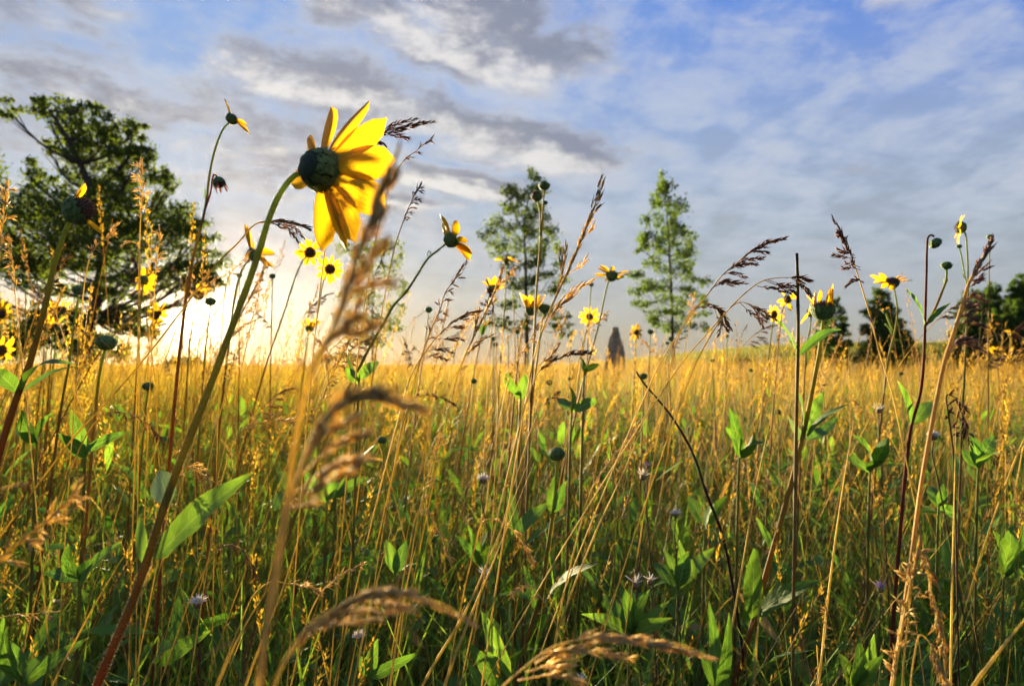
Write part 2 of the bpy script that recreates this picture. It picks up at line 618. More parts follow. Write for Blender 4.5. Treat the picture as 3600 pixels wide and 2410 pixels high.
def bract_piece(a, k, big=1.0):
    """one overlapping scale of the cup, unit size"""
    z0 = (-1.02, -0.66, -0.28)[k]
    r0 = (0.74, 0.985, 1.04)[k]
    w = 0.30 * big
    pts = []
    out = (math.cos(a), math.sin(a))
    tan = (-out[1], out[0])
    rows = ((0.0, 0.55, 0.0), (0.22, 1.0, 0.07), (0.42, 0.7, 0.12), (0.62, 0.12, 0.19))
    for dz, ww, lift_ in rows:
        rr = r0 + lift_ + ((0.24, 0.06, -0.05)[k]) * dz
        for s in (-1, 0, 1):
            b = 0.03 * (1 - abs(s))
            pts.append(((rr + b) * out[0] + tan[0] * w * ww * s, (rr + b) * out[1] + tan[1] * w * ww * s, z0 + dz))
    fs = []
    for i in range(3):
        for j in range(2):
            q = i * 3 + j
            fs.append((q, q + 1, q + 4, q + 3))
    return pts, fs


def cup_mesh(name, with_bracts=True, seed=1):
    r = random.Random(seed)
    b = MB()
    vs, fs = lathe(CUP, 14, lambda a, k: 1 + 0.035 * math.sin(a * 7 + k))
    b.add(vs, fs, [(0, 0, 0)] * len(vs))
    if with_bracts:
        for k in range(3):
            n = (9, 12, 13)[k]
            for i in range(n):
                p, f = bract_piece(2 * math.pi * (i + 0.5 * (k % 2)) / n + r.uniform(-0.08, 0.08), k)
                b.add(p, f, [(0, 0, 0)] * len(p))
    return b.mesh(name, BRACT)


def disc_mesh(name, dome=0.45, n=70, seed=2):
    r = random.Random(seed)
    b = MB()
    prof = [(0.93, -0.05), (0.86, 0.12 + dome * 0.2), (0.6, 0.12 + dome * 0.7), (0.3, 0.12 + dome * 0.95), (0.05, 0.12 + dome)]
    vs, fs = lathe(prof, 14)
    b.add(vs, fs, [(0, 0, 0)] * len(vs))
    for i in range(n):
        q = math.sqrt((i + 0.5) / n) * 0.93
        a = i * 2.39996
        z = 0.12 + dome * (1 - (q / 0.93) ** 2)
        p = Vector((q * math.cos(a), q * math.sin(a), z - 0.03))
        d = Vector((q * 0.9 * math.cos(a), q * 0.9 * math.sin(a), 1)).normalized()
        b.grain(p, d, 0.20 + r.uniform(0, 0.1), 0.13, (0, 0, 0))
    return b.mesh(name, DISC)


def ball_bud_mesh(name, seed):
    """closed bud: a squat ball of overlapping scales"""
    r = random.Random(seed)
    b = MB()
    vs, fs = lathe([(0.25, -0.95), (0.7, -0.78), (0.98, -0.2), (0.92, 0.3), (0.55, 0.68), (0.15, 0.8)], 12)
    b.add(vs, fs, [(0, 0, 0)] * len(vs))
    for k in range(3):
        n = (8, 10, 9)[k]
        for i in range(n):
            a = 2 * math.pi * (i + 0.5 * k) / n + r.uniform(-0.1, 0.1)
            z0, r0, r1 = ((-0.85, 0.62, 0.98), (-0.4, 0.97, 1.0), (0.0, 1.02, 0.55))[k]
            out = Vector((math.cos(a), math.sin(a), 0))
            tan = Vector((-out.y, out.x, 0))
            h = 0.72
            w = 0.30
            pts = [out * (r0 + 0.02) + tan * w * 0.7 + Vector((0, 0, z0)), out * (r0 + 0.02) - tan * w * 0.7 + Vector((0, 0, z0)),
                   out * ((r0 + r1) / 2 + 0.16) + tan * w + Vector((0, 0, z0 + h * 0.5)), out * ((r0 + r1) / 2 + 0.16) - tan * w + Vector((0, 0, z0 + h * 0.5)),
                   out * (r1 + 0.24) + Vector((0, 0, z0 + h))]
            b.add(pts, [(0, 1, 3, 2), (2, 3, 4)], [(0, 0, 0)] * 5)
    return b.mesh(name, BRACT)


CUP_PLAIN = cup_mesh('flower_cup_core', False)
CUP_PLAIN.materials[0] = noisy('dark_cup', (0.010, 0.020, 0.008), (0.025, 0.045, 0.016), 500)
CUP_MESH = cup_mesh('flower_cup', True)
DISC_MESH = disc_mesh('flower_disc')
DISC_TALL = disc_mesh('flower_disc_tall', 0.8, 80, 5)
BUDS = [ball_bud_mesh('bud', 20 + i) for i in range(3)]
PETALS = [petal_mesh('petal', 1.0, w, c, cu, 40 + i) for i, (w, c, cu) in enumerate(
    ((0.44, 0.06, 0.3), (0.38, -0.05, 0.25), (0.48, 0.12, 0.2), (0.36, -0.12, 0.35), (0.42, 0.02, 0.45)))]


def frame(axis):
    z = Vector(axis).normalized()
    upv = Vector((0, 0, 1))
    if abs(z.z) > 0.93:
        upv = Vector((0, 1, 0))
    y = (upv - z * upv.dot(z)).normalized()
    x = y.cross(z)
    return Matrix((x, y, z)).transposed()


def img_angle(fr, deg):
    """angle in the head's own plane of a direction that looks like deg in the picture (0 right, 90 up)"""
    v_ = Vector((math.cos(R(deg)), 0, math.sin(R(deg))))
    x, y = Vector(fr.col[0]), Vector(fr.col[1])
    return math.atan2(v_.dot(y), v_.dot(x))


def add_head(parent, base, c, axis, r, petals=(), L=0.03, tilt=10, jit=8, disc=True, tall=False, seed=0, label=None, bracts_apart=False, wl=1.0, meshes=None):
    """flower head at c (world), facing axis; r = cup radius, petals = in-plane angles in radians"""
    rr = random.Random(seed)
    fr = frame(axis)
    M = Matrix.Translation(Vector(c) - base) @ fr.to_4x4()
    Sm = Matrix.Diagonal((r, r, r, 1))
    h = obj('flower_head', CUP_PLAIN if bracts_apart else CUP_MESH, parent, M @ Sm)
    if label: h['label'] = label
    if bracts_apart:
        for k in range(3):
            n = (9, 12, 13)[k]
            p, f = bract_piece(0.0, k)
            me = mk_mesh('bract', p, f, [(0, 0, 0)] * len(p), BRACT)
            for i in range(n):
                a = 2 * math.pi * (i + 0.5 * (k % 2)) / n + rr.uniform(-0.08, 0.08)
                obj('bract', me, h, Matrix.Rotation(a, 4, 'Z'))
    if disc:
        obj('disc', DISC_TALL if tall else DISC_MESH, h)
    for a in petals:
        if isinstance(a, tuple):
            a, l_, t_ = a
        else:
            l_, t_ = 1.0, 0
        if len(petals) >= 8 and not bracts_apart and rr.random() < 0.10:
            continue
        s = L * l_ * (1.0 if bracts_apart else rr.uniform(0.78, 1.12)) / r
        me = rr.choice(meshes or PETALS)
        m4 = (Matrix.Rotation(a, 4, 'Z') @ Matrix.Translation((0.86, 0, 0.0)) @
              Matrix.Rotation(-R(tilt + t_ + rr.uniform(-jit, jit)), 4, 'Y') @ Matrix.Rotation(R(rr.uniform(-22, 22)), 4, 'X') @
              Matrix.Diagonal((s, s * wl, s, 1)))
        obj('petal', me, h, m4)
    return h


RED, GRN, BRN, STRAW, PUR = (0.22, 0.060, 0.026), (0.20, 0.28, 0.050), (0.11, 0.07, 0.035), (0.54, 0.42, 0.09), (0.085, 0.055, 0.050)


def to_ground(pts, bend=0.55):
    """extend a stem (tip first) down to the ground, its lean easing off"""
    p, q = pts[-1], pts[-2]
    d = (p - q)
    d = d / max(abs(d.z), 1e-4)
    gz = float(ground_z(p.x, p.y))
    h = p.z - gz
    if h < 0.01:
        return pts
    e = Vector((p.x + d.x * h * bend, p.y + d.y * h * bend, 0))
    e.z = float(ground_z(e.x, e.y)) - 0.005
    mid_ = Vector((p.x + d.x * h * 0.5 * (bend + 0.2), p.y + d.y * h * 0.5 * (bend + 0.2), (p.z + e.z) * 0.5))
    return pts + ([mid_] if h > 0.12 else []) + [e]


def px_path(pl, d):
    """[(x, y) or (x, y, depth)] -> world points"""
    return [at(q[0], q[1], q[2] if len(q) > 2 else d) for q in pl]


def stem_of(parent, base, pts, r0, r1, c_tip, c_base, name='stem', n=None, sides=6):
    n = n or max(8, 3 * len(pts))
    sp = [p - base for p in smooth_path(pts, n)]
    b = MB()
    b.tube(sp, [(r0 + (r1 - r0) * (i / (n - 1))) * (1 + 0.10 * math.sin(i * 2.3) * math.sin(i * 0.7)) for i in range(n)], sides, c_tip, c_base)
    return obj(name, b.mesh(name, STEM), parent)


def hairs(parent, pts, radius, count, ln, seed=0):
    """short bristles standing off a stem; pts relative to the parent"""
    r_ = random.Random(seed)
    b = MB()
    n = len(pts)
    for k in range(count):
        x = r_.random() * (n - 1.001)
        i = int(x)
        p = pts[i].lerp(pts[i + 1], x - i)
        a = (pts[i + 1] - pts[i]).normalized()
        s_ = Vector((r_.gauss(0, 1), r_.gauss(0, 1), r_.gauss(0, 1)))
        s_ = (s_ - a * s_.dot(a)).normalized()
        rad_ = radius[0] + (radius[1] - radius[0]) * x / (n - 1)
        t_ = a.cross(s_) * 0.00014
        q = p + s_ * rad_ * 0.9
        b.add([q + t_, q - t_, q + s_ * ln * r_.uniform(.5, 1.2) - a * ln * .4], [(0, 1, 2)], [(0.6, 0.55, 0.42)] * 3)
    return obj('stem_hair', b.mesh('stem_hair', GRASS), parent)


def add_leaf(parent, base, p0, p1, w, sag=0.12, up=(0, -0.5, 1), mat=None, twist=0.0, name='leaf', shape=0.8, fold=0.22):
    me = leaf_mesh(name, Vector(p0) - base, Vector(p1) - base, w, sag, up, mat or LEAF, 7, fold, twist, shape)
    return obj(name, me, parent)


def evenly(n, off=0.0, jit=0.08, seed=0):
    r = random.Random(seed)
    return [off + 2 * math.pi * i / n + r.uniform(-jit, jit) for i in range(n)]

# ------------------------------------------------------------------ ground
def build_ground():
    def axis_vals(a, b, n, pw):
        t = np.linspace(-1, 1, n)
        return np.sign(t) * np.abs(t) ** pw * b + a
    xs = axis_vals(0, 165, 121, 1.9)
    ys = np.concatenate([np.linspace(-25, -2, 8), 0.0 + 165 * np.linspace(0, 1, 110) ** 1.9])
    X, Y = np.meshgrid(xs, ys)
    Z = ground_z(X, Y)
    v_ = np.stack([X, Y, Z], -1).reshape(-1, 3)
    nx, ny = len(xs), len(ys)
    i = (np.arange(ny - 1)[:, None] * nx + np.arange(nx - 1)[None]).ravel()
    f = np.stack([i, i + 1, i + nx + 1, i + nx], -1)
    m, N = material('meadow_soil')
    g = N.n('ShaderNodeNewGeometry')
    n1 = N.noise(g.outputs['Position'], 26, 8, 0.65)
    n2 = N.noise(g.outputs['Position'], 0.35, 5, 0.6)
    s = N.n('ShaderNodeSeparateXYZ'); N.t.links.new(g.outputs['Position'], s.inputs[0])
    soil = N.mix(N.ss(n1, 0.35, 0.65), (0.030, 0.022, 0.013), (0.085, 0.065, 0.030))
    turf = N.mix(N.ss(n2, 0.35, 0.65), (0.060, 0.085, 0.018), (0.12, 0.10, 0.030))
    turf = N.mix(N.ss(n1, 0.3, 0.7), scale_col(N, turf, (0.6, 0.6, 0.6)), turf)
    c = N.mix(N.ss(s.outputs[1], 14.0, 26.0), soil, turf)
    leaf_shader(m, N, c, c, 0.0, 0.95, 0.1, bump_of(N, n1, 0.9, 0.02))
    me = bpy.data.meshes.new('ground')
    me.from_pydata(v_.tolist(), [], f.tolist())
    me.polygons.foreach_set('use_smooth', [True] * len(me.polygons))
    me.materials.append(m)
    o = obj('ground', me)
    tag(o, 'meadow ground rising to a green hill at the right', 'ground', kind='structure')


build_ground()


# ------------------------------------------------------------------ trees
def leaf_cards(P, size, colr, r, aspect=0.6, up_bias=0.0):
    """N rhombic leaves at P (N,3) -> verts, faces, colours (numpy)"""
    n = len(P)
    d = r.normal(size=(n, 3)); d[:, 2] += up_bias
    d /= np.linalg.norm(d, axis=1)[:, None]
    e = r.normal(size=(n, 3))
    e -= d * (e * d).sum(1)[:, None]
    e /= np.linalg.norm(e, axis=1)[:, None]
    k = np.cross(d, e)
    s = size * r.uniform(0.6, 1.35, n)[:, None]
    v_ = np.stack([P - d * s * 0.5, P + e * s * aspect * 0.5 + k * s * 0.08, P + d * s * 0.5, P - e * s * aspect * 0.5 + k * s * 0.08], 1).reshape(-1, 3)
    f = np.arange(n * 4).reshape(n, 4)
    c = np.repeat(colr, 4, axis=0)
    return v_, f, c


def big_mesh(name, v_, f, c, mat, smooth=False):
    """fast mesh from numpy: f is (N,3) or (N,4)"""
    me = bpy.data.meshes.new(name)
    nv, nf, k = len(v_), len(f), f.shape[1]
    me.vertices.add(nv); me.loops.add(nf * k); me.polygons.add(nf)
    me.vertices.foreach_set('co', np.ascontiguousarray(v_, np.float32).ravel())
    me.loops.foreach_set('vertex_index', np.ascontiguousarray(f, np.int32).ravel())
    me.polygons.foreach_set('loop_start', np.arange(0, nf * k, k, dtype=np.int32))
    me.update(calc_edges=True)
    a = me.color_attributes.new('Col', 'FLOAT_COLOR', 'POINT')
    ca = np.ones((nv, 4), np.float32); ca[:, :3] = c
    a.data.foreach_set('color', ca.ravel())
    if smooth:
        me.polygons.foreach_set('use_smooth', np.ones(nf, bool))
    me.materials.append(mat)
    return me


def tree(name, label, d, base_px, trunk, clumps, leaf, per, ca, cb, thick, depth_r=1.0, seed=1, aspect=0.62, group=None, limbs=True, dense=1.0, up_bias=0.0, grow=1.0, growy=1.0, spread=0.26):
    """trunk: photo pixels from base to top; clumps: (x, y, rx, ry) photo pixels at distance d"""
    r = np.random.default_rng(seed)
    rr = random.Random(seed)
    b0 = at(base_px, 1280, d)
    b0.z = float(ground_z(b0.x, b0.y)) - 0.05
    t = thing(name, b0, label, 'tree', group)
    tp = [b0] + px_path(trunk, d)
    for k in range(1, len(tp)):
        tp[k].y = b0.y + rr.uniform(-0.1, 0.1)
    sp = smooth_path(tp, 14)
    mb = MB()
    n = len(sp)
    mb.tube([p - b0 for p in sp], [thick * (1 - 0.86 * (i / (n - 1)) ** 0.8) * (1.35 if i == 0 else 1) for i in range(n)], 9)
    obj('trunk', mb.mesh('trunk', BARK), t)
    Ps, Cs = [], []
    for ci, (cx, cy, rx, ry) in enumerate(clumps):
        rx, ry = rx * grow, ry * grow * growy
        c = at(cx, cy, d)
        rxm, rzm = mm(rx, d), mm(ry, d)
        rym = (rxm + rzm) * 0.5
        off = rr.uniform(-1, 1) * depth_r
        c.y = b0.y + off
        # limb from the trunk to the clump
        if limbs:
            zt = max(b0.z + 0.25 * (sp[-1].z - b0.z), min(sp[-1].z, c.z - 0.7 * abs(c.x - b0.x) - 0.3))
            st = min(sp, key=lambda q: abs(q.z - zt))
            mid_ = (st + c) * 0.5 + Vector((rr.uniform(-.1, .1), 0, -0.12 * (c - st).length))
            lp = smooth_path([st, mid_, c], 8)
            mb = MB()
            k0 = thick * 0.22 * min(1.0, (c - st).length / 2.5 + 0.2)
            mb.tube([p - b0 for p in lp], [k0 * (1 - 0.8 * i / 7) for i in range(8)], 6)
            for q in range(5):
                a = lp[4 + q % 3]
                e = c + Vector((rr.uniform(-1, 1) * rxm, rr.uniform(-1, 1) * rym, rr.uniform(-1, 1) * rzm)) * 0.85
                mb.tube([a - b0, (a + e) * 0.5 - b0 + Vector((0, 0, rr.uniform(-.08, .08))), e - b0], [k0 * 0.32, k0 * 0.22, k0 * 0.08], 4)
            obj('limb', mb.mesh('limb', BARK), t)
        vol = rx * ry
        m = int(per * vol / 1000.0 * dense) + 8
        # sub-clumps so that sky shows between twigs
        ns = max(5, int(vol / 260))
        sub = r.normal(size=(ns, 3))
        sub /= np.linalg.norm(sub, axis=1)[:, None]
        sub *= (r.uniform(0.25, 1.0, ns) ** 0.5)[:, None]
        which = r.integers(0, ns, m)
        Q = sub[which] + r.normal(size=(m, 3)) * spread
        P = np.array(c)[None] + Q * np.array([rxm, rym, rzm])[None]
        Ps.append(P)
        mixk = np.clip(r.uniform(0, 1, m) * 0.6 + (r.uniform(0, 1, ns)[which]) * 0.4, 0, 1)[:, None]
        Cs.append(np.array(ca)[None] * (1 - mixk) + np.array(cb)[None] * mixk)
    P, C = np.concatenate(Ps), np.concatenate(Cs)
    v_, f, c = leaf_cards(P - np.array(b0)[None], leaf, C, r, aspect, up_bias)
    obj('crown', big_mesh('crown', v_, f, c, CROWN), t)
    return t


OAK = [(110, 335, 80, 42), (55, 330, 42, 34), (180, 385, 85, 55), (240, 440, 100, 60), (335, 420, 62, 55), (300, 515, 110, 50),
       (385, 480, 45, 60), (475, 510, 45, 38), (545, 550, 55, 28), (430, 600, 80, 45), (330, 620, 100, 45), (85, 485, 48, 26),
       (60, 600, 55, 52), (515, 640, 50, 62), (150, 600, 50, 40), (600, 655, 26, 18), (20, 700, 70, 60),
       (100, 770, 130, 70), (300, 765, 200, 75), (480, 745, 100, 85), (590, 740, 80, 52), (690, 815, 75, 45), (640, 890, 100, 52),
       (735, 940, 48, 52), (200, 880, 150, 52), (390, 890, 150, 70), (560, 975, 120, 40), (100, 950, 110, 42), (40, 1040, 62, 45),
       (250, 1020, 110, 34), (690, 1000, 85, 34), (440, 1020, 90, 36), (-120, 850, 140, 110), (-110, 620, 120, 100), (150, 1090, 80, 26),
       (540, 1060, 50, 20), (770, 990, 26, 36), (60, 1150, 80, 40), (420, 1110, 80, 30), (170, 1190, 70, 30), (480, 1040, 80, 30), (-60, 1020, 80, 80), (660, 960, 90, 45), (240, 950, 110, 40), (30, 850, 90, 60), (150, 690, 110, 50), (400, 690, 100, 50), (250, 570, 80, 45), (520, 840, 110, 60), (300, 840, 130, 55), (440, 430, 40, 34), (270, 350, 50, 30), (180, 510, 70, 40), (100, 420, 60, 30), (420, 540, 70, 40), (620, 800, 80, 50), (450, 960, 100, 40), (60, 1120, 90, 36), (300, 1110, 110, 36), (470, 1140, 80, 26), (-60, 1180, 90, 50), (120, 1230, 90, 30), (380, 1190, 70, 24), (20, 960, 80, 50), (230, 1180, 110, 40), (420, 1235, 110, 26), (540, 1170, 60, 28), (40, 1240, 100, 30), (300, 1250, 120, 24), (520, 1110, 60, 24)]
tree('oak_tree', 'large spreading oak with a dark crown at the left beside the low sun', 26, 300,
     [(305, 1180), (330, 1080), (352, 960), (350, 820), (300, 640), (220, 470), (160, 380)], OAK, 0.15, 155,
     (0.034, 0.062, 0.012), (0.10, 0.14, 0.024), 0.34, 1.6, 3, grow=1.08, spread=0.19)

POP_A = [(1880, 628, 34, 28), (1800, 655, 38, 30), (1860, 680, 62, 30), (1800, 700, 46, 34), (1835, 745, 60, 34), (1895, 745, 40, 32),
         (1760, 775, 52, 30), (1880, 800, 62, 36), (1720, 820, 44, 26), (1800, 825, 50, 30), (1930, 850, 42, 34), (1770, 865, 55, 30),
         (1870, 870, 60, 34), (1800, 920, 66, 24), (1920, 915, 46, 26), (1870, 960, 55, 26), (1950, 960, 48, 26), (1770, 975, 44, 18),
         (1840, 1010, 70, 24), (1945, 1010, 46, 22), (1790, 1060, 55, 18), (1900, 1090, 60, 22), (1760, 1130, 60, 18), (1970, 1135, 50, 22),
         (1850, 1150, 60, 18), (1990, 1165, 30, 16)]
tree('poplar_tree', 'airy poplar with gaps in its crown behind the tall pale grass head', 33, 1850,
     [(1852, 1180), (1850, 1050), (1848, 900), (1842, 780), (1860, 690), (1880, 620)], POP_A, 0.135, 250,
     (0.055, 0.105, 0.018), (0.13, 0.18, 0.034), 0.13, 0.7, 5, 0.75, grow=1.06, growy=1.2, dense=.72, spread=.22)
POP_B = [(2335, 640, 26, 30), (2350, 690, 38, 32), (2310, 690, 26, 30), (2370, 740, 42, 30), (2320, 745, 34, 28), (2385, 780, 26, 24),
         (2345, 800, 55, 26), (2258, 778, 24, 20), (2265, 815, 40, 22), (2390, 830, 55, 24), (2440, 825, 26, 16), (2300, 850, 50, 22),
         (2420, 870, 44, 24), (2250, 865, 28, 16), (2350, 880, 55, 24), (2420, 910, 36, 18), (2310, 930, 55, 22), (2390, 960, 55, 22),
         (2265, 965, 40, 20), (2440, 965, 30, 20), (2330, 1000, 66, 22), (2440, 1010, 50, 20), (2270, 1025, 50, 18), (2390, 1045, 70, 20),
         (2460, 1050, 36, 18), (2240, 1070, 44, 15), (2330, 1085, 66, 18), (2430, 1100, 60, 18), (2280, 1130, 50, 15), (2380, 1150, 70, 20),
         (2455, 1150, 36, 15)]
tree('poplar_tree', 'slender pointed poplar standing to the right of the standing stone', 34, 2368,
     [(2366, 1180), (2364, 1060), (2358, 930), (2350, 800), (2342, 700), (2335, 620)], POP_B, 0.13, 260,
     (0.045, 0.095, 0.018), (0.11, 0.165, 0.034), 0.11, 0.6, 6, 0.75, grow=1.0, growy=1.5, dense=.85, spread=.24)
POP_C = [(1220, 860, 46, 30), (1290, 870, 60, 40), (1370, 860, 50, 35), (1250, 940, 50, 35), (1330, 950, 66, 40), (1400, 900, 26, 30),
         (1390, 1000, 36, 35), (1300, 1040, 66, 40), (1230, 1030, 40, 35), (1390, 1080, 40, 36), (1310, 1130, 80, 36), (1220, 1120, 50, 30),
         (1390, 1160, 40, 26), (1290, 1190, 90, 26)]
tree('poplar_tree', 'faint distant poplar half hidden behind the big blurred grass head', 66, 1310,
     [(1310, 1200), (1310, 1100), (1308, 980), (1300, 860)], POP_C, 0.30, 110,
     (0.070, 0.105, 0.030), (0.12, 0.16, 0.045), 0.16, 1.4, 7, 0.75)


def conifer(label, d, base_px, top, halfw, seed, lean=0):
    """juniper-like evergreen: top pixel (x, y), half width in pixels at the base"""
    rr = random.Random(seed)
    bz = 1312
    cl = []
    x0, y0 = top
    steps = int((bz - y0) / 16)
    for k in range(steps):
        t = (k + 0.5) / steps
        y = y0 + (bz - y0) * t
        w = 1.3 * halfw * (0.06 + 0.94 * t ** 0.8)
        x = x0 + (base_px - x0) * t
        for q in range(1 + int(w / 9)):
            a = rr.uniform(-1, 1)
            cl.append((x + a * w * 0.85, y + rr.uniform(-9, 9), 11 + 0.10 * w, 15))
    cl.append((x0, y0 + 12, 6, 16))
    cl.append((x0 + rr.uniform(-6, 6), y0 + 34, 12, 20))
    return tree('evergreen_tree', label, d, base_px, [(base_px, 1230), ((x0 + base_px) / 2, (y0 + 1230) / 2), (x0, y0 + 8)], cl, 0.125, 1000,
                (0.026, 0.062, 0.015), (0.075, 0.13, 0.03), 0.10, 0.6, seed, 0.26, 'evergreens along the foot of the hill', limbs=False, up_bias=0.9)


conifer('small dark evergreen behind the ragged flower head with upright petals', 36, 2915, (2935, 1050), 72, 21)
conifer('conical dark evergreen in the middle of the evergreen row', 34, 3140, (3090, 1015), 112, 22)
conifer('many topped dark evergreen behind the fluffy purple grass head', 33, 3440, (3480, 1000), 110, 23)
conifer('short evergreen at the left foot of the many topped one', 32, 3385, (3425, 1015), 62, 24)
conifer('tall dark evergreen cut off by the right edge', 32, 3650, (3610, 965), 150, 25)
conifer('broad low evergreen between the many topped tree and the right edge', 30, 3540, (3550, 1060), 90, 26)


for lb, d_, x_, y_, w_, sd in (('low rounded bush on the horizon just left of the sun', 48, 640, 1262, 70, 31),
                               ('low olive bush on the horizon right of the thick red stem', 52, 1185, 1245, 80, 32),
                               ('small bush at the foot of the hill right of the slender poplar', 44, 2600, 1262, 55, 33)):
    rb_ = random.Random(sd)
    cl_ = [(x_ + rb_.uniform(-.8, .8) * w_, y_ + 22 - 30 * rb_.random() * (1 - .5 * abs(rb_.uniform(-1, 1))), 26, 16) for _ in range(14)]
    b_ = tree('bush', lb, d_, x_, [(x_, 1275), (x_ + 4, y_ + 10)], cl_, 0.16, 260, (0.04, 0.07, 0.016), (0.09, 0.12, 0.03), 0.06, 0.6, sd, 0.6, limbs=False)
    b_['category'] = 'bush'

# ------------------------------------------------------------------ standing stone on the rise
def standing_stone():
    d = 36.0
    p = at(2164, 1280, d)
    p.z = float(ground_z(p.x, p.y)) - 0.05
    top = at(2166, 1149, d).z - p.z
    mb = MB()
    rr = random.Random(4)
    prof = [(0.56, 0.0), (0.54, 0.25), (0.48, 0.45), (0.40, 0.62), (0.30, 0.78), (0.23, 0.9), (0.20, 0.97), (0.13, 1.0)]
    jit = [[1 + rr.uniform(-0.10, 0.10) for _ in range(12)] for _ in prof]
    vs, fs = lathe([(q, z * top) for q, z in prof], 12, lambda a, k: jit[k][int(round(a / (math.pi / 6))) % 12] * (1 - 0.15 * abs(math.sin(a))))
    mb.add(vs, fs, [(0, 0, 0)] * len(vs))
    o = obj('standing_stone', mb.mesh('standing_stone', STONE, False))
    o.location = p
    tag(o, 'tapering grey brown standing stone on the rise between the two poplars', 'stone')


standing_stone()

# ------------------------------------------------------------------ sunflowers
def plant(label, stem, d, r_tip, r_base, c_tip=GRN, c_base=RED, name='wild_sunflower', group=None, cat='flower', bend=0.55):
    """stem: photo pixels, tip first; r in photo pixels at that distance"""
    pts = to_ground(px_path(stem, d), bend)
    base = pts[-1].copy()
    t = thing(name, base, label, cat, group)
    stem_of(t, base, pts, mm(r_tip, d), mm(r_base, d), c_tip, c_base)
    return t, base


def branch(t, base, pl, d, r, c0=GRN, c1=GRN):
    stem_of(t, base, px_path(pl, d), mm(r, d), mm(r * 1.1, d), c0, c1, 'branch')


def leaves(t, base, d, specs, w=46, sag=0.1, up=(0, -0.6, 1), mat=None):
    for s in specs:
        (a, b) = s[0], s[1]
        ww = s[2] if len(s) > 2 else w
        p0 = at(a[0], a[1], a[2] if len(a) > 2 else d)
        p1 = at(b[0], b[1], b[2] if len(b) > 2 else d)
        add_leaf(t, base, p0, p1, mm(ww, d), s[3] if len(s) > 3 else sag, s[4] if len(s) > 4 else up, s[5] if len(s) > 5 else mat)


# --- the big flower in front
D = 0.42
t, base = plant('big yellow sunflower seen from behind, tallest and nearest, left of centre',
                [(1066, 606), (1035, 618), (985, 680), (945, 770), (912, 880), (868, 1010), (800, 1190), (730, 1380), (650, 1580),
                 (570, 1800), (520, 1960), (455, 2140), (390, 2290), (330, 2440)], D, 9, 16, (0.24, 0.36, 0.05), (0.20, 0.032, 0.018))
ax = Vector((0.56, 0.82, -0.06))
fr = frame(ax)
BIGP = [petal_mesh('petal', 1.0, w, c, cu, 70 + i) for i, (w, c, cu) in enumerate(
    ((0.50, 0.05, 0.30), (0.44, -0.06, 0.22), (0.52, 0.10, 0.25), (0.47, 0.0, 0.4)))]
pet = [(img_angle(fr, a), l_, t_) for a, l_, t_ in ((104, 1.10, 0), (66, 1.20, 8), (32, 1.14, 10), (1, 1.10, 2), (-28, 1.10, 4), (-55, 1.18, -4),
                                                    (-80, 1.12, 2), (-104, 1.10, 6), (176, 0.80, -8), (142, 0.85, 0))]
add_head(t, base, at(1136, 600, D), ax, mm(67, D), pet, mm(204, D), 13, 4, True, False, 3, None, True, 1.04, BIGP)
hairs(t, [p - base for p in smooth_path(px_path([(1060, 606), (1035, 618), (985, 680), (945, 770), (912, 880), (868, 1010), (800, 1190), (730, 1380), (650, 1580), (570, 1800), (520, 1960), (455, 2140), (390, 2290), (330, 2440)], D), 60)], (mm(9, D), mm(14, D)), 2600, .0022, 4)
leaves(t, base, D, [((545, 1965), (898, 1662, 0.40), 118, 0.05, (-0.4, -0.9, 0.5)),
                    ((505, 1985), (492, 1810, 0.44), 40, 0.04, (0.3, -0.8, 0.3)),
                    ((600, 1770), (560, 1655, 0.45), 95, 0.03, (0.2, -1, 0.2), LEAF_BLUE)])

# --- second: thin petals on a long thin stem against the upper left sky
D = 1.0
t, base = plant('thin stemmed flower high against the sky at upper left, with few upright petals',
                [(806, 432), (790, 446), (772, 480), (748, 555), (733, 640), (727, 700), (708, 790), (680, 900), (660, 1010), (640, 1160), (620, 1350)], D, 3.0, 6.0)
ax = Vector((0.62, 0.25, 0.62)); fr = frame(ax)
add_head(t, base, at(818, 416, D), ax, mm(19, D), [(img_angle(fr, 118), 1.2, 22), (img_angle(fr, 60), 0.9, 10), (img_angle(fr, 5), .8, 10), (img_angle(fr, -35), 1.25, -10), (img_angle(fr, -70), .7, 0)], mm(58, D), 12, 3, seed=8, wl=1.4)
branch(t, base, [(764, 622), (754, 612), (746, 632), (742, 670), (722, 735), (704, 800)], D, 3.2, RED, RED)
ax = Vector((0.35, -0.2, -0.9)); fr = frame(ax)
DRYP = [petal_mesh('petal', 1.0, 0.28, 0.3, 0.6, 90 + i, PETAL_DRY) for i in range(2)]
for me in DRYP:
    ca_ = np.ones((len(me.vertices), 4), np.float32); ca_[:, :3] = (0.13, 0.055, 0.045)
    me.color_attributes['Col'].data.foreach_set('color', ca_.ravel())
add_head(t, base, at(771, 645, D), ax, mm(19, D), evenly(7), mm(30, D), 62, 8, True, False, 9, 'withered nodding flower head with brown hanging petals', meshes=DRYP)
leaves(t, base, D, [((727, 712), (723, 655), 14, 0.05, (-1, 0, 0))])

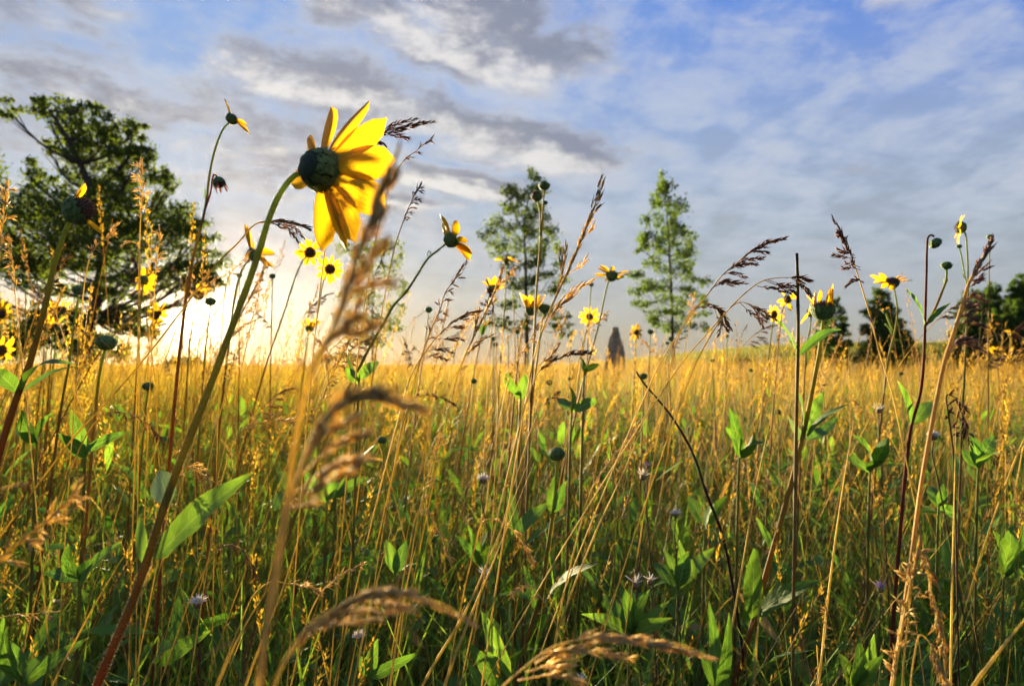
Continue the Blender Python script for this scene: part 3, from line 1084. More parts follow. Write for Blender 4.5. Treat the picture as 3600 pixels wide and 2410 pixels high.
# --- third: ragged head at far left
D = 0.62
t, base = plant('dark ragged flower head at far left with two petals left',
                [(262, 762), (240, 788), (215, 850), (188, 940), (165, 1050), (140, 1150), (100, 1290), (60, 1395), (0, 1590)], D, 7, 12, (0.15, 0.22, 0.03), (0.16, 0.035, 0.02))
ax = Vector((0.80, 0.22, 0.42)); fr = frame(ax)
add_head(t, base, at(282, 738, D), ax, mm(46, D), [(img_angle(fr, -30), 1.1, 10), (img_angle(fr, 112), 0.7, 35), (img_angle(fr, 100), 0.9, 45), (img_angle(fr, -55), .45, 0)], mm(80, D), 10, 3, True, True, 12)
leaves(t, base, D, [((72, 1372), (278, 1298, 0.55), 46, 0.12), ((66, 1382), (-40, 1290), 60, 0.1), ((75, 1380, .64), (318, 1305, .75), 36, 0.1)])


def flower(label, head, d, stem, axis, r, L, n=11, tilt=8, angles=None, rb=None, lv=(), seed=0, group=None, tall=False, wl=1.0, cb=RED, jit=9, mat_seed=0, ct=GRN):
    t, base = plant(label, stem, d, max(2.2, r * 0.14), rb or max(3.0, r * 0.2), ct, cb, group=group)
    fr = frame(axis)
    pp = [(img_angle(fr, a[0]), a[1], a[2]) for a in angles] if angles else evenly(n, seed * 0.7, 0.1, seed)
    add_head(t, base, at(head[0], head[1], d), axis, mm(r, d), pp, mm(L, d), tilt, jit, True, tall, seed, wl=wl)
    if lv:
        leaves(t, base, d, lv)
    return t, base


flower('yellow flower just behind the main thick stem, petals folded up and right', (893, 893), 1.0,
       [(880, 912), (858, 935), (838, 985), (820, 1080), (800, 1250), (780, 1420)], (0.55, 0.45, 0.62), 21, 78, seed=21, wl=1.2,
       angles=[(120, 1.15, 20), (95, 1.1, 25), (60, .6, 20), (30, 1.1, 0), (8, 1.2, -8), (-20, 1.1, -5), (-50, 1.0, 0), (-75, 1, 10)])
flower('yellow flower facing the camera, left of two below the big petals', (1089, 888), 1.45,
       [(1080, 900), (1062, 920), (1030, 1000), (1005, 1080), (960, 1210), (930, 1300)], (-0.15, -1, 0.15), 17, 38, 13, seed=22)
flower('yellow flower facing the camera, right of two below the big petals', (1160, 946), 1.5,
       [(1150, 962), (1139, 985), (1125, 1060), (1110, 1150), (1095, 1300)], (0.12, -1, -0.1), 16, 36, 12, seed=23)
t, base = flower('yellow flower on a long leaning stem right of the blurred grass head', (1588, 842), 0.85,
       [(1566, 858), (1540, 880), (1505, 908), (1465, 970), (1425, 1030), (1385, 1072), (1352, 1130), (1300, 1220), (1265, 1290), (1200, 1420)],
       (0.55, 0.45, 0.55), 24, 70, seed=24, rb=6, ct=(0.16, 0.20, 0.04), cb=(0.17, 0.15, 0.04),
       angles=[(85, 1.0, 8), (50, .9, 5), (-18, 1.3, -4), (-38, 1.15, -10), (-60, .9, 5), (150, 1.0, 30), (20, 1.0, 5), (110, .9, 12)], wl=1.6)
mb = MB()
mb.tube([at(x, y, .85) - base for x, y in ((1506, 906), (1502, 892), (1508, 882), (1515, 886), (1512, 893))], mm(2, .85), 4, GRN)
obj('tendril', mb.mesh('tendril', STEM), t)
flower('small yellow flower with upright petals left of the airy poplar', (1735, 1012), 1.9, [(1733, 1018), (1722, 1035), (1708, 1100), (1695, 1170), (1668, 1300)],
       (0.1, 0.35, 0.85), 15, 36, 10, 32, seed=25, lv=[((1693, 1180), (1718, 1125), 28)])
flower('flat yellow flower seen edge on against the airy poplar', (1782, 915), 2.1, [(1782, 922), (1780, 960), (1772, 1100), (1760, 1260)], (0.08, -0.25, 0.95), 12, 36, 10, 4, seed=26)
flower('golden flower with petals standing up beside a round dark bud', (1868, 1085), 1.3, [(1862, 1098), (1852, 1112), (1838, 1150), (1826, 1220), (1815, 1320)],
       (0.0, -0.18, 0.95), 20, 58, 9, 55, seed=27)
flower('yellow flower seen from below, tallest right of the airy poplar', (2150, 966), 1.3, [(2143, 982), (2136, 1000), (2120, 1070), (2105, 1140), (2075, 1250), (2050, 1340)],
       (0.15, 0.35, 0.85), 19, 50, 11, 10, seed=28)
flower('small yellow flower facing the camera left of the standing stone', (2072, 1113), 2.2, [(2070, 1122), (2066, 1140), (2055, 1190), (2040, 1290)], (0, -1, 0.1), 11, 30, 11, seed=29)
flower('small orange yellow flower turned sideways right of the standing stone', (2238, 1168), 2.4, [(2240, 1175), (2236, 1200), (2230, 1300)], (-0.75, -0.6, 0.1), 9, 27, 10, seed=30)
flower('yellow flower facing the camera beside the bare broken stem', (2768, 1052), 1.75, [(2762, 1064), (2752, 1085), (2745, 1130), (2735, 1230)], (0.1, -1, 0.2), 13, 33, 12, seed=31)
flower('yellow flower half hidden by drooping grass below the one facing the camera', (2722, 1104), 1.8, [(2720, 1115), (2715, 1150), (2700, 1260)], (0.4, -0.9, 0.1), 12, 27, 10, seed=32)
t, base = flower('dark round flower head with short spiky petals on a long red stem at right', (2893, 1082), 0.92,
       [(2893, 1128), (2888, 1180), (2876, 1260), (2862, 1340), (2822, 1535), (2755, 1795), (2705, 1972), (2650, 2180), (2578, 2410)],
       (0.0, -0.12, 1.0), 36, 62, seed=33, tilt=75, rb=12, cb=(0.20, 0.045, 0.022), ct=(0.24, 0.26, 0.03),
       angles=[(90, 1.05, 5), (70, 1.2, 5), (110, .9, 8), (30, .9, 10), (150, .95, 5), (-90, 1.0, 8), (-60, 1.2, 8), (-120, .8, 5), (180, .9, -6), (0, .8, 0)], wl=0.62,
       lv=[((2822, 1535), (2788, 1348), 40, 0.08, (1, -0.6, 0.1)), ((2826, 1530, .93), (2893, 1378, .97), 50, 0.06, (-.4, -1, .3)), ((2832, 1540), (2988, 1424, .88), 42, 0.1),
           ((2812, 1550), (2770, 1465, .95), 38, 0.05, (0.3, -1, .1), LEAF_BLUE), ((2838, 1548, .92), (2950, 1460, 1.0), 46, -0.05),
           ((2645, 2180), (2658, 1905, .90), 66, 0.05, (-0.5, -1, .2)), ((2660, 2165), (2896, 2040, .84), 68, 0.10, (-.3, -.8, .8)),
           ((2610, 2430), (2872, 2296, .78), 58, 0.08)])
flower('yellow flower half hidden behind the dark spiky petalled head', (2850, 1095), 1.25, [(2852, 1108), (2848, 1150), (2836, 1210), (2830, 1300)], (-0.7, 0.3, 0.4), 16, 44, 9, 10, seed=34)
t, base = flower('flat topped yellow flower above the conical evergreen', (3138, 990), 1.2, [(3142, 1006), (3150, 1050), (3155, 1100), (3146, 1165), (3125, 1250), (3115, 1320)],
       (-0.1, -0.55, 0.8), 20, 52, seed=35, ct=GRN, cb=(0.19, 0.08, 0.04), angles=[(170, 1.15, 0), (195, 1.1, -5), (120, .8, 10), (85, .9, 10), (55, .9, 8), (20, .9, 0), (-12, 1.0, -5), (-100, 1.0, -10), (225, .8, -10)], wl=1.15)
branch(t, base, [(3112, 1093), (3122, 1120), (3140, 1165)], 1.2, 3)
branch(t, base, [(3112, 1138), (3125, 1150), (3138, 1175)], 1.2, 3)
add_head(t, base, at(3112, 1090, 1.2), (-.4, 0, 1), mm(9, 1.2), evenly(6), mm(9, 1.2), 50, 5, seed=3)
t, base = flower('yellow flower seen edge on, facing left on a hooked stem at upper right', (3372, 800), 1.1,
       [(3384, 803), (3394, 822), (3400, 880), (3403, 960), (3402, 1060), (3396, 1200), (3390, 1330), (3384, 1450)], (-0.88, 0.40, 0.10), 19, 44, 10, -4, seed=36, cb=(0.15, 0.08, 0.04))
branch(t, base, [(3373, 872), (3380, 900), (3392, 970), (3402, 1010)], 1.1, 2.4)
obj('bud', BUDS[0], t, Matrix.Translation(at(3372, 865, 1.1) - base) @ Matrix.Diagonal((mm(8, 1.1),) * 3 + (1,)))
leaves(t, base, 1.1, [((3398, 985), (3386, 950), 12, 0.05, (-1, 0, 0))])


def bud_plant(label, stem, d, r, axis=(0, 0, 1), rb=None, lv=(), seed=0, group=None, c_tip=GRN, c_base=RED, rt=None, head=None):
    t, base = plant(label, stem, d, rt or max(1.8, r * 0.16), rb or max(2.4, r * 0.24), c_tip, c_base, 'sunflower_bud_stalk', group, 'flower bud')
    p = px_path(stem, d)[0]
    if head:
        p = at(head[0], head[1], d)
    else:
        p = p + Vector(axis).normalized() * mm(r * 0.7, d)
    o = obj('bud', BUDS[seed % 3], t, Matrix.Translation(p - base) @ frame(axis).to_4x4() @ Matrix.Diagonal((mm(r, d),) * 3 + (1,)))
    if lv:
        leaves(t, base, d, lv)
    return t, base


t, base = bud_plant('tall red stem with a black nodding bud and paired leaves at right',
          [(3284, 832), (3276, 826), (3264, 832), (3259, 870), (3257, 960), (3254, 1060), (3252, 1145), (3246, 1290), (3232, 1400), (3205, 1490), (3190, 1600), (3170, 1800)], 0.85, 19, (0.45, -0.2, -0.8), 7, seed=1,
          lv=[((3250, 1142), (3178, 1014, .80), 40, 0.05, (.8, -.6, .2)), ((3258, 1142), (3343, 1066, .84), 27, 0.08), ((3204, 1492), (3152, 1338, .83), 52, 0.05, (.6, -.9, .2)), ((3210, 1490), (3274, 1412, .88), 58, 0.05)], c_tip=(0.10, 0.05, 0.03), c_base=(.15, .035, .02), head=(3289, 856))
branch(t, base, [(3328, 948), (3326, 985), (3310, 1030), (3285, 1090), (3256, 1142)], 0.85, 4, GRN, RED)
obj('bud', BUDS[2], t, Matrix.Translation(at(3328, 932, .85) - base) @ Matrix.Diagonal((mm(16, .85),) * 3 + (1,)))
leaves(t, base, .85, [((3318, 1000), (3332, 978), 12, .05, (1, 0, 0)), ((3320, 1005), (3317, 972), 8, .05, (-1, 0, 0))])

t, base = bud_plant('large dark green bud on a leafy stem in the lower middle of the meadow', [(1957, 1612), (1957, 1650), (1953, 1700), (1945, 1790), (1932, 1880), (1920, 1960), (1905, 2080), (1880, 2160), (1850, 2260), (1825, 2360)], 0.95, 27, (0, 0, 1), 9, seed=2, c_tip=(.22, .27, .03), c_base=(.15, .04, .02),
          lv=[((1940, 1805), (1950, 1672), 44, .03, (-.5, -1, 0)), ((1946, 1805), (1985, 1690, .98), 42, .03, (.5, -1, 0)), ((1918, 2112), (2116, 1984, .88), 56, .10), ((1808, 1885), (1932, 1768, 1.0), 55, .08, (-.3, -.8, .6)), ((1800, 1880, 1.0), (1788, 1715, 1.05), 50, .04, (.4, -1, 0)), ((1890, 2150), (1840, 1985, .98), 42, .06)])
bud_plant('round dark bud on a red stem below the ragged flower at left', [(277, 1032), (270, 1080), (258, 1160), (244, 1270), (222, 1390), (205, 1500)], 1.0, 20, (.1, 0, 1), 5, seed=0, c_base=(.15, .04, .02))
bud_plant('brown bud head with drooping shreds left of the sun', [(372, 1222), (360, 1262), (345, 1350), (335, 1450)], 0.95, 30, (.15, -.2, .9), 5, seed=1)
bud_plant('olive bud low in the golden glow under the sun', [(520, 1368), (516, 1400), (510, 1460)], 1.15, 17, seed=2)
t, base = bud_plant('pair of round black seed buds at the top right of the airy poplar', [(1914, 664), (1910, 720), (1904, 800), (1896, 900), (1886, 1020), (1880, 1150), (1872, 1300)], 1.15, 18, (0, 0, 1), 5, seed=0, c_tip=(.20, .18, .05), c_base=(.17, .12, .04))
branch(t, base, [(1889, 702), (1898, 740), (1900, 830)], 1.15, 3, (.18, .16, .05), (.18, .16, .05))
add_head(t, base, at(1886, 688, 1.15), (-.3, -.2, .9), mm(17, 1.15), evenly(8), mm(17, 1.15), -50, 10, True, True, 5, 'dark seed head with withered ray stubs', meshes=DRYP)
obj('bud', BUDS[1], t, Matrix.Translation(at(1917, 712, 1.15) - base) @ Matrix.Diagonal((mm(8, 1.15),) * 3 + (1,)))
bud_plant('round dark bud touching the golden flower with upright petals', [(1912, 1096), (1904, 1140), (1892, 1240), (1880, 1330)], 1.3, 19, (.15, 0, 1), 4, seed=1)
bud_plant('green cup shaped bud between two leaning grass heads', [(1507, 1096), (1502, 1140), (1496, 1190), (1480, 1300)], 1.5, 12, seed=0)
bud_plant('small bud on a dark curved dead stalk in the middle distance', [(2262, 1330), (2262, 1390), (2258, 1480)], 1.6, 13, seed=2)

t, base = flower('translucent yellow flower with a dark eye in front of the oak trunk', (508, 984), 1.3, [(505, 996), (500, 1030), (492, 1120), (484, 1260), (478, 1350)], (0.35, 0.9, 0.15), 15, 42, 9, 6, seed=41, wl=1.3)
flower('yellow flower with dark eye low in front of the oak at left', (188, 1148), 1.4, [(188, 1160), (184, 1200), (176, 1300), (170, 1380)], (0, -0.5, .85), 15, 44, 9, 40, seed=42)
flower('small yellow flower upper right in the cluster before the oak', (216, 1088), 1.6, [(214, 1098), (205, 1140), (190, 1260), (180, 1360)], (.2, -.5, .8), 14, 36, 9, 35, seed=43)
flower('small yellow flower upper left in the cluster before the oak', (165, 1100), 1.7, [(165, 1110), (160, 1160), (150, 1300), (140, 1380)], (-.3, -.6, .7), 13, 34, 9, 30, seed=44)
flower('yellow flower facing right, just left of the bright sun', (548, 1108), 1.3, [(536, 1102), (515, 1095), (480, 1110), (430, 1150), (370, 1210), (300, 1320)], (.9, -.15, -.2), 14, 42, 11, 14, seed=45)
flower('blurry yellow flower with dark head above the sun', (698, 1035), 1.5, [(694, 1046), (684, 1090), (668, 1200), (660, 1300)], (.2, -.4, .85), 16, 44, 8, 35, seed=46)
bud_plant('dark bud right beside the blurry flower above the sun', [(740, 1070), (736, 1110), (722, 1230), (715, 1320)], 1.5, 17, seed=0)
flower('orange flower cut by the left edge near the horizon', (2, 1232), .85, [(2, 1250), (-5, 1300), (-20, 1420)], (.3, -.8, .4), 18, 42, 9, 20, seed=47)
flower('yellow flower at the left edge above the orange one', (8, 1105), 1.3, [(8, 1120), (2, 1180), (-10, 1300)], (-.2, -.9, .3), 15, 40, 10, 15, seed=48)
flower('yellow flower with upright petals at the foot of the blurred grass head', (1088, 1152), 1.8, [(1086, 1164), (1080, 1200), (1068, 1300)], (.1, -.1, .95), 13, 42, 8, 45, seed=49)
flower('bright yellow double flower at far right, right one of two', (3556, 1172), 2.2, [(3556, 1184), (3555, 1220), (3545, 1290), (3535, 1360)], (0, -.2, 1), 9, 19, 10, 20, seed=50, wl=1.6, ct=(.3, .25, .03), cb=(.3, .2, .03))
flower('bright yellow flower at far right, lower left of two', (3502, 1235), 2.2, [(3502, 1246), (3506, 1280), (3512, 1370)], (-.2, -.5, .8), 9, 20, 10, 15, seed=51, wl=1.5, ct=(.3, .25, .03), cb=(.3, .2, .03))
for i, (x, y, r, d) in enumerate(((842, 968, 9, 1.4), (958, 970, 10, 1.4), (1665, 1338, 10, 1.7), (1930, 1343, 11, 1.7), (1735, 1190, 9, 2.0), (1742, 1210, 9, 2.0), (1820, 1165, 9, 2.0),
                                  (1855, 1220, 8, 2.2), (2286, 1165, 10, 1.8), (2357, 1190, 9, 2.0), (2346, 1205, 7, 2.2), (1785, 1115, 7, 2.2), (1800, 995, 7, 2.0), (2078, 1000, 8, 1.9),
                                  (2006, 1195, 6, 2.4), (2086, 1230, 6, 2.6), (2003, 1330, 8, 1.8), (1290, 1205, 10, 1.6), (1250, 1360, 9, 1.6), (2556, 1180, 6, 2.6), (2505, 1266, 7, 2.0),
                                  (2640, 1300, 7, 2.0), (3480, 832, 10, 1.3), (3167, 1312, 7, 2.0), (2895, 1350, 8, 1.6), (2735, 1447, 10, 1.4), (1344, 1545, 15, 1.0), (90, 1005, 8, 1.6), (60, 1190, 7, 1.7), (165, 1190, 9, 1.7))):
    lean = random.uniform(-10, 14)
    bud_plant('small round dark bud on a thin stem %s' % ('high above the horizon' if y < 1120 else 'just above the horizon' if y < 1260 else 'down in the golden grass') + (' at left' if x < 1100 else ' in the middle' if x < 2150 else ' at right'), [(x, y + r * .7), (x - lean * .4, y + 60), (x - lean, y + 160)], d, r, (lean * .01, -.1, 1), seed=i, group='small dark buds in the meadow', rb=2.4)

# --- bare broken stem, dark curved dead stalk
D = 0.75
pts = to_ground(px_path([(2801, 890), (2803, 960), (2805, 1060), (2806, 1140), (2805, 1230), (2803, 1330), (2800, 1460)], D))
base = pts[-1].copy()
t = thing('broken_stem', base, 'bare upright stem broken off flat against the sky, right of the poplar', 'stem')
stem_of(t, base, pts, mm(5.5, D), mm(6, D), (0.045, 0.05, 0.025), (0.17, 0.13, 0.04))
leaves(t, base, D, [((2800, 1250), (2690, 1105, .72), 34, .10, (.6, -.6, .5)), ((2808, 1250), (2955, 1168, .78), 40, .16), ((2806, 1225), (2790, 1160), 20, .05, (-1, 0, 0)), ((2806, 1235, .75), (2765, 1190), 18, .05)])
D = 0.9
pts = to_ground(px_path([(2236, 1305), (2262, 1345), (2310, 1400), (2365, 1470), (2420, 1560), (2450, 1630), (2475, 1710), (2510, 1800), (2545, 1900)], D), 0.2)
base = pts[-1].copy()
t = thing('dead_stalk', base, 'dark curved dead stalk arching left in the middle of the meadow', 'stalk')
stem_of(t, base, pts, mm(3, D), mm(6, D), (.030, .024, .015), (.045, .032, .02))

# ------------------------------------------------------------------ grass stalks with seed heads
PAL = {'gold': ((0.60, 0.50, 0.20), (0.46, 0.36, 0.12)), 'brown': ((0.30, 0.20, 0.09), (0.17, 0.105, 0.05)), 'dark': ((0.13, 0.075, 0.045), (0.19, 0.10, 0.06)),
       'pale': ((0.64, 0.54, 0.24), (0.52, 0.42, 0.16)), 'purple': ((0.20, 0.14, 0.13), (0.32, 0.23, 0.16))}


def seed_branch(mb, base, path, ln, w, pal, rr, dens=1.0, start=0.3, spread=0.5, stalk_r=0.0004):
    """one side branch: a thin stalk with overlapping husks on its outer part"""
    n = 10
    sp = smooth_path(path, n)
    mb.tube([p - base for p in sp], [stalk_r * (1 - 0.6 * i / (n - 1)) for i in range(n)], 4, pal[0])
    total = sum((sp[i + 1] - sp[i]).length for i in range(n - 1))
    cnt = max(3, int(total * (1 - start) / (ln * 0.24) * dens))
    for k in range(cnt):
        t_ = start + (1 - start) * (k + rr.random()) / cnt
        x = min(t_, 0.999) * (n - 1)
        i = int(x)
        p = sp[i].lerp(sp[i + 1], x - i)
        ax_ = (sp[i + 1] - sp[i]).normalized()
        side = Vector((rr.gauss(0, 1), rr.gauss(0, 1), rr.gauss(0, 1)))
        side = (side - ax_ * side.dot(ax_)).normalized()
        body = math.sin(math.pi * min(1, max(0.12, (t_ - start) / (1 - start) * 0.85 + 0.12)))
        d_ = ax_ + side * spread * rr.uniform(0.4, 1.1)
        c = pal[rr.random() < 0.45]
        q = rr.uniform(0.75, 1.25)
        mb.grain(p + side * (w * 0.35 * body) - base, d_, ln * rr.uniform(0.7, 1.15) * (0.6 + 0.4 * body), w * rr.uniform(.8, 1.15), (c[0] * q, c[1] * q, c[2] * q))


def stalk(label, path, d, head, ln=22, w=8, bl=70, nb=9, bias=(0, 0), pal='brown', r=2.6, branches=None, seed=0, dens=1.0, droop=0.3, c_base=STRAW, group=None, name='grass_stalk', spread=0.5):
    """path: photo pixels tip first; head: share of the drawn path (from the tip) that carries seeds; sizes in photo pixels"""
    rr = random.Random(seed * 7 + 3)
    pts = to_ground(px_path(path, d), 0.5)
    base = pts[-1].copy()
    t = thing(name, base, label, 'grass', group)
    n = 6 * len(pts)
    sp = smooth_path(pts, n)
    mb = MB()
    pc = PAL[pal]
    mb.tube([p - base for p in sp], [mm(r, d) * ((0.35 if head else 0.1) + (0.65 if head else 0.9) * min(1, i / (n * 0.45))) for i in range(n)], 5, tuple(.6 * a + .4 * b for a, b in zip(pc[0], STRAW)), c_base)
    obj('stem', mb.mesh('stem', STEM), t)
    hp = smooth_path(px_path(path, d), 40)
    seg = [0]
    for i in range(39):
        seg.append(seg[-1] + (hp[i + 1] - hp[i]).length)
    def on(s):
        s *= seg[-1]
        for i in range(39):
            if seg[i + 1] >= s:
                return hp[i].lerp(hp[i + 1], (s - seg[i]) / max(1e-9, seg[i + 1] - seg[i])), (hp[i] - hp[i + 1]).normalized()
        return hp[-1], (hp[-2] - hp[-1]).normalized()
    L_, W_ = mm(ln, d), mm(w, d)
    mb = MB()
    if head > 0:
        # the tip spike
        tip_end = head * (0.30 if not branches else 1.0)
        seed_branch(mb, base, [on(tip_end)[0], on(tip_end * .5)[0], on(0)[0]], L_, W_, pc, rr, 0.8 * dens, 0.0, spread * .7)
    if mb.v:
        obj('seed_head', mb.mesh('seed_head', SEED), t)
    if branches:
        for bp in branches:
            mb = MB()
            P = px_path(bp, d)
            if len(P) == 2:
                P = [P[0], (P[0] + P[1]) * .5 + Vector((0, rr.uniform(-.004, .004), mm(6, d))), P[1]]
            seed_branch(mb, base, P, L_, W_, pc, rr, 1.3 * dens, 0.28, spread)
            obj('seed_cluster', mb.mesh('seed_cluster', SEED), t)
    elif head > 0 and nb:
        mb = MB()
        for k in range(nb):
            s = head * (0.14 + 0.86 * (k + rr.random() * .6) / nb)
            p, a = on(s)
            side = Vector((rr.gauss(0, 1) + bias[0] * 1.6, rr.gauss(0, .8), rr.gauss(0, .6) - bias[1] * 1.6))
            side = (side - a * side.dot(a)).normalized()
            k_ = 0.35 + 0.65 * math.sin(math.pi * min(.95, s / head * .75 + .12))
            l_ = mm(bl, d) * k_ * rr.uniform(.7, 1.2)
            e = p + (a * .85 + side * .5).normalized() * l_
            e.z -= droop * l_
            seed_branch(mb, base, [p, p + (a + side * .45).normalized() * l_ * .55, e], L_, W_, pc, rr, dens, 0.2, spread)
        obj('seed_cluster', mb.mesh('seed_cluster', SEED), t)
    return t


# the big blurred ones close to the lens
stalk('large blurred grass stalk close to the lens, crossing the big petals', [(1405, 520), (1375, 600), (1320, 720), (1262, 880), (1235, 980), (1190, 1120), (1130, 1230), (1085, 1330), (1040, 1540), (1000, 1800), (955, 2080), (905, 2420)], 0.175, 0.34, 66, 19, 100, 0, pal='pale', r=10, seed=1, c_base=(.72, .54, .14),
      branches=[[(1330, 700), (1385, 610)], [(1300, 780), (1340, 700), (1370, 640)], [(1240, 920), (1320, 800), (1345, 740)], [(1225, 990), (1290, 920), (1350, 860)], [(1205, 1075), (1270, 1010), (1375, 990)],
                [(1200, 1090), (1230, 1010), (1290, 960)], [(1150, 1200), (1230, 1130), (1330, 1140)], [(1140, 1210), (1200, 1150), (1260, 1060)], [(1100, 1300), (1180, 1180), (1290, 1160)], [(1250, 900), (1300, 810), (1330, 760)]], dens=1.6, spread=.5)
stalk('blurred golden grass head near the lens bending right below the horizon', [(1495, 1445), (1400, 1425), (1310, 1390), (1210, 1410), (1120, 1500), (1060, 1640), (1010, 1790), (980, 1980), (930, 2260), (915, 2420)], 0.175, 0.30, 62, 19, 90, 0, pal='pale', r=10, seed=2, c_base=(.72, .54, .14),
      branches=[[(1090, 1560), (1160, 1440), (1240, 1370)], [(1130, 1480), (1230, 1400), (1360, 1380)], [(1200, 1420), (1330, 1400), (1500, 1440)], [(1060, 1640), (1150, 1520), (1250, 1470)], [(1050, 1680), (1180, 1560), (1290, 1520)],
                [(1030, 1740), (1160, 1640), (1280, 1610)], [(1020, 1780), (1120, 1700), (1250, 1640)], [(1015, 1790), (1090, 1760), (1130, 1710)], [(1040, 1700), (1100, 1560), (1140, 1490)]], dens=1.6, spread=.5)
stalk('blurred golden grass head arching right across the bottom middle', [(1665, 2192), (1560, 2125), (1440, 2090), (1320, 2080), (1210, 2120), (1090, 2200), (1000, 2330), (960, 2430)], 0.20, 0.75, 56, 14, 70, 0, pal='pale', r=6, seed=3,
      branches=[[(1100, 2200), (1250, 2100), (1380, 2075)], [(1080, 2210), (1200, 2150), (1400, 2150)], [(1180, 2140), (1300, 2090), (1450, 2085)], [(1050, 2250), (1180, 2190), (1330, 2180)], [(1000, 2330), (1060, 2250), (1120, 2190)], [(1240, 2110), (1350, 2120), (1440, 2140)]], dens=1.6, spread=.45)
stalk('golden grass head lying right along the bottom edge', [(2500, 2312), (2400, 2265), (2280, 2258), (2150, 2245), (2020, 2250), (1930, 2280), (1850, 2340), (1760, 2420)], 0.27, 0.78, 52, 12, 60, 0, pal='pale', r=4, seed=4,
      branches=[[(1960, 2270), (2080, 2235), (2180, 2240)], [(1930, 2290), (2030, 2280), (2220, 2310)], [(2100, 2245), (2220, 2250), (2330, 2262)], [(2180, 2250), (2300, 2262), (2420, 2290)], [(1880, 2330), (1940, 2300), (2000, 2310)],
                [(1850, 2360), (1930, 2340), (2000, 2340)], [(1820, 2390), (1960, 2370), (2040, 2400)]], dens=1.7, spread=.45)
stalk('blurred golden grass head at the lower left edge', [(285, 1690), (220, 1780), (140, 1850), (60, 1910), (-20, 1990), (-120, 2120)], 0.30, .8, 46, 16, 80, 11, (.4, .2), 'gold', 6, seed=5)
# against the sky around the big flower
stalk('dark grass head sticking out behind the topmost right petal', [(1525, 430), (1460, 434), (1400, 448), (1340, 466), (1270, 490), (1210, 560), (1170, 700), (1140, 900), (1110, 1150), (1090, 1350)], 0.62, .17, 22, 8, 40, 0, pal='dark', r=2.4, seed=6,
      branches=[[(1330, 468), (1380, 440), (1462, 418)], [(1320, 472), (1390, 475), (1435, 487)], [(1300, 478), (1350, 470), (1420, 455)], [(1350, 462), (1420, 450), (1490, 428)], [(1280, 482), (1320, 490), (1355, 512)], [(1270, 490), (1300, 500), (1335, 505)]])
stalk('thin dark spike pointing right above the blurred grass head', [(1522, 482), (1470, 525), (1420, 565), (1385, 620), (1350, 720), (1310, 900), (1270, 1150), (1250, 1330)], 0.58, .16, 20, 6, 26, 6, pal='brown', r=2.6, seed=7)
stalk('pale flat grass head between the blurred head and the leaning flower', [(1478, 645), (1455, 690), (1430, 745), (1410, 800), (1390, 860), (1360, 1000), (1320, 1250)], 0.7, .26, 18, 7, 32, 9, (.8, .2), 'purple', 2.2, seed=8)
stalk('brown nodding grass head under the lowest big petals on a long slanting stalk', [(1092, 806), (1040, 785), (985, 778), (930, 778), (895, 790), (840, 850), (760, 930), (640, 1090), (500, 1270), (360, 1430), (240, 1560)], 0.60, .15, 20, 8, 40, 0, pal='brown', r=3.2, seed=9,
      branches=[[(930, 778), (990, 776), (1050, 790)], [(960, 776), (1010, 800), (1050, 850)], [(985, 780), (1030, 800), (1070, 835)], [(1010, 782), (1060, 790), (1090, 805)], [(940, 779), (970, 790), (1000, 800)]])
stalk('tall pale golden grass head rising between the two poplars', [(2116, 622), (2105, 670), (2088, 730), (2065, 790), (2040, 850), (2010, 920), (1975, 1000), (1930, 1100), (1885, 1230), (1850, 1400)], 0.5, .6, 34, 9, 70, 0, pal='gold', r=3.2, seed=10,
      branches=[[(2095, 712), (2110, 670), (2117, 640)], [(2080, 750), (2100, 712), (2108, 690)], [(2060, 800), (2085, 750), (2100, 728)], [(2040, 850), (2060, 800), (2072, 775)], [(2040, 850), (2072, 815), (2083, 798)], [(2005, 930), (2040, 860), (2052, 820)], [(1990, 970), (2030, 940), (2056, 912)],
                [(1970, 1010), (2000, 950), (2020, 900)], [(1960, 1030), (1985, 930), (1990, 860)], [(1940, 1080), (1975, 960), (1972, 880)], [(1935, 1090), (2000, 1030), (2086, 986)], [(1925, 1110), (1990, 1060), (2050, 1000)], [(1920, 1130), (1960, 1080), (2000, 1040)], [(1910, 1160), (1950, 1100), (1975, 1070)]], dens=.75, spread=.3)
stalk('dark oval grass heads leaning right at the foot of the tall pale one', [(2072, 1242), (2010, 1245), (1960, 1260), (1900, 1300), (1860, 1380), (1830, 1480)], 0.45, .5, 26, 10, 40, 0, pal='brown', r=2.6, seed=11,
      branches=[[(1970, 1258), (2020, 1240), (2072, 1240)], [(1890, 1290), (1920, 1265), (1965, 1262)], [(1930, 1260), (1950, 1235), (1962, 1220)]])
stalk('narrow dark spike leaning right beyond the long stemmed flower', [(1642, 918), (1610, 965), (1565, 1030), (1550, 1080), (1520, 1150), (1490, 1230), (1460, 1330)], 0.62, .75, 22, 8, 40, 10, (.4, .1), 'brown', 2.6, seed=12)
stalk('feathery brown grass head with fingers pointing right by the pale bud', [(1690, 1092), (1640, 1102), (1590, 1135), (1540, 1180), (1500, 1230), (1450, 1310), (1420, 1400)], 0.7, .4, 20, 8, 60, 0, pal='brown', r=2.6, seed=13,
      branches=[[(1560, 1165), (1600, 1150), (1625, 1152)], [(1530, 1190), (1580, 1190), (1625, 1195)], [(1500, 1235), (1540, 1225), (1590, 1238)], [(1580, 1140), (1630, 1110), (1690, 1095)], [(1480, 1260), (1530, 1250), (1570, 1265)], [(1600, 1125), (1620, 1120), (1640, 1122)]])
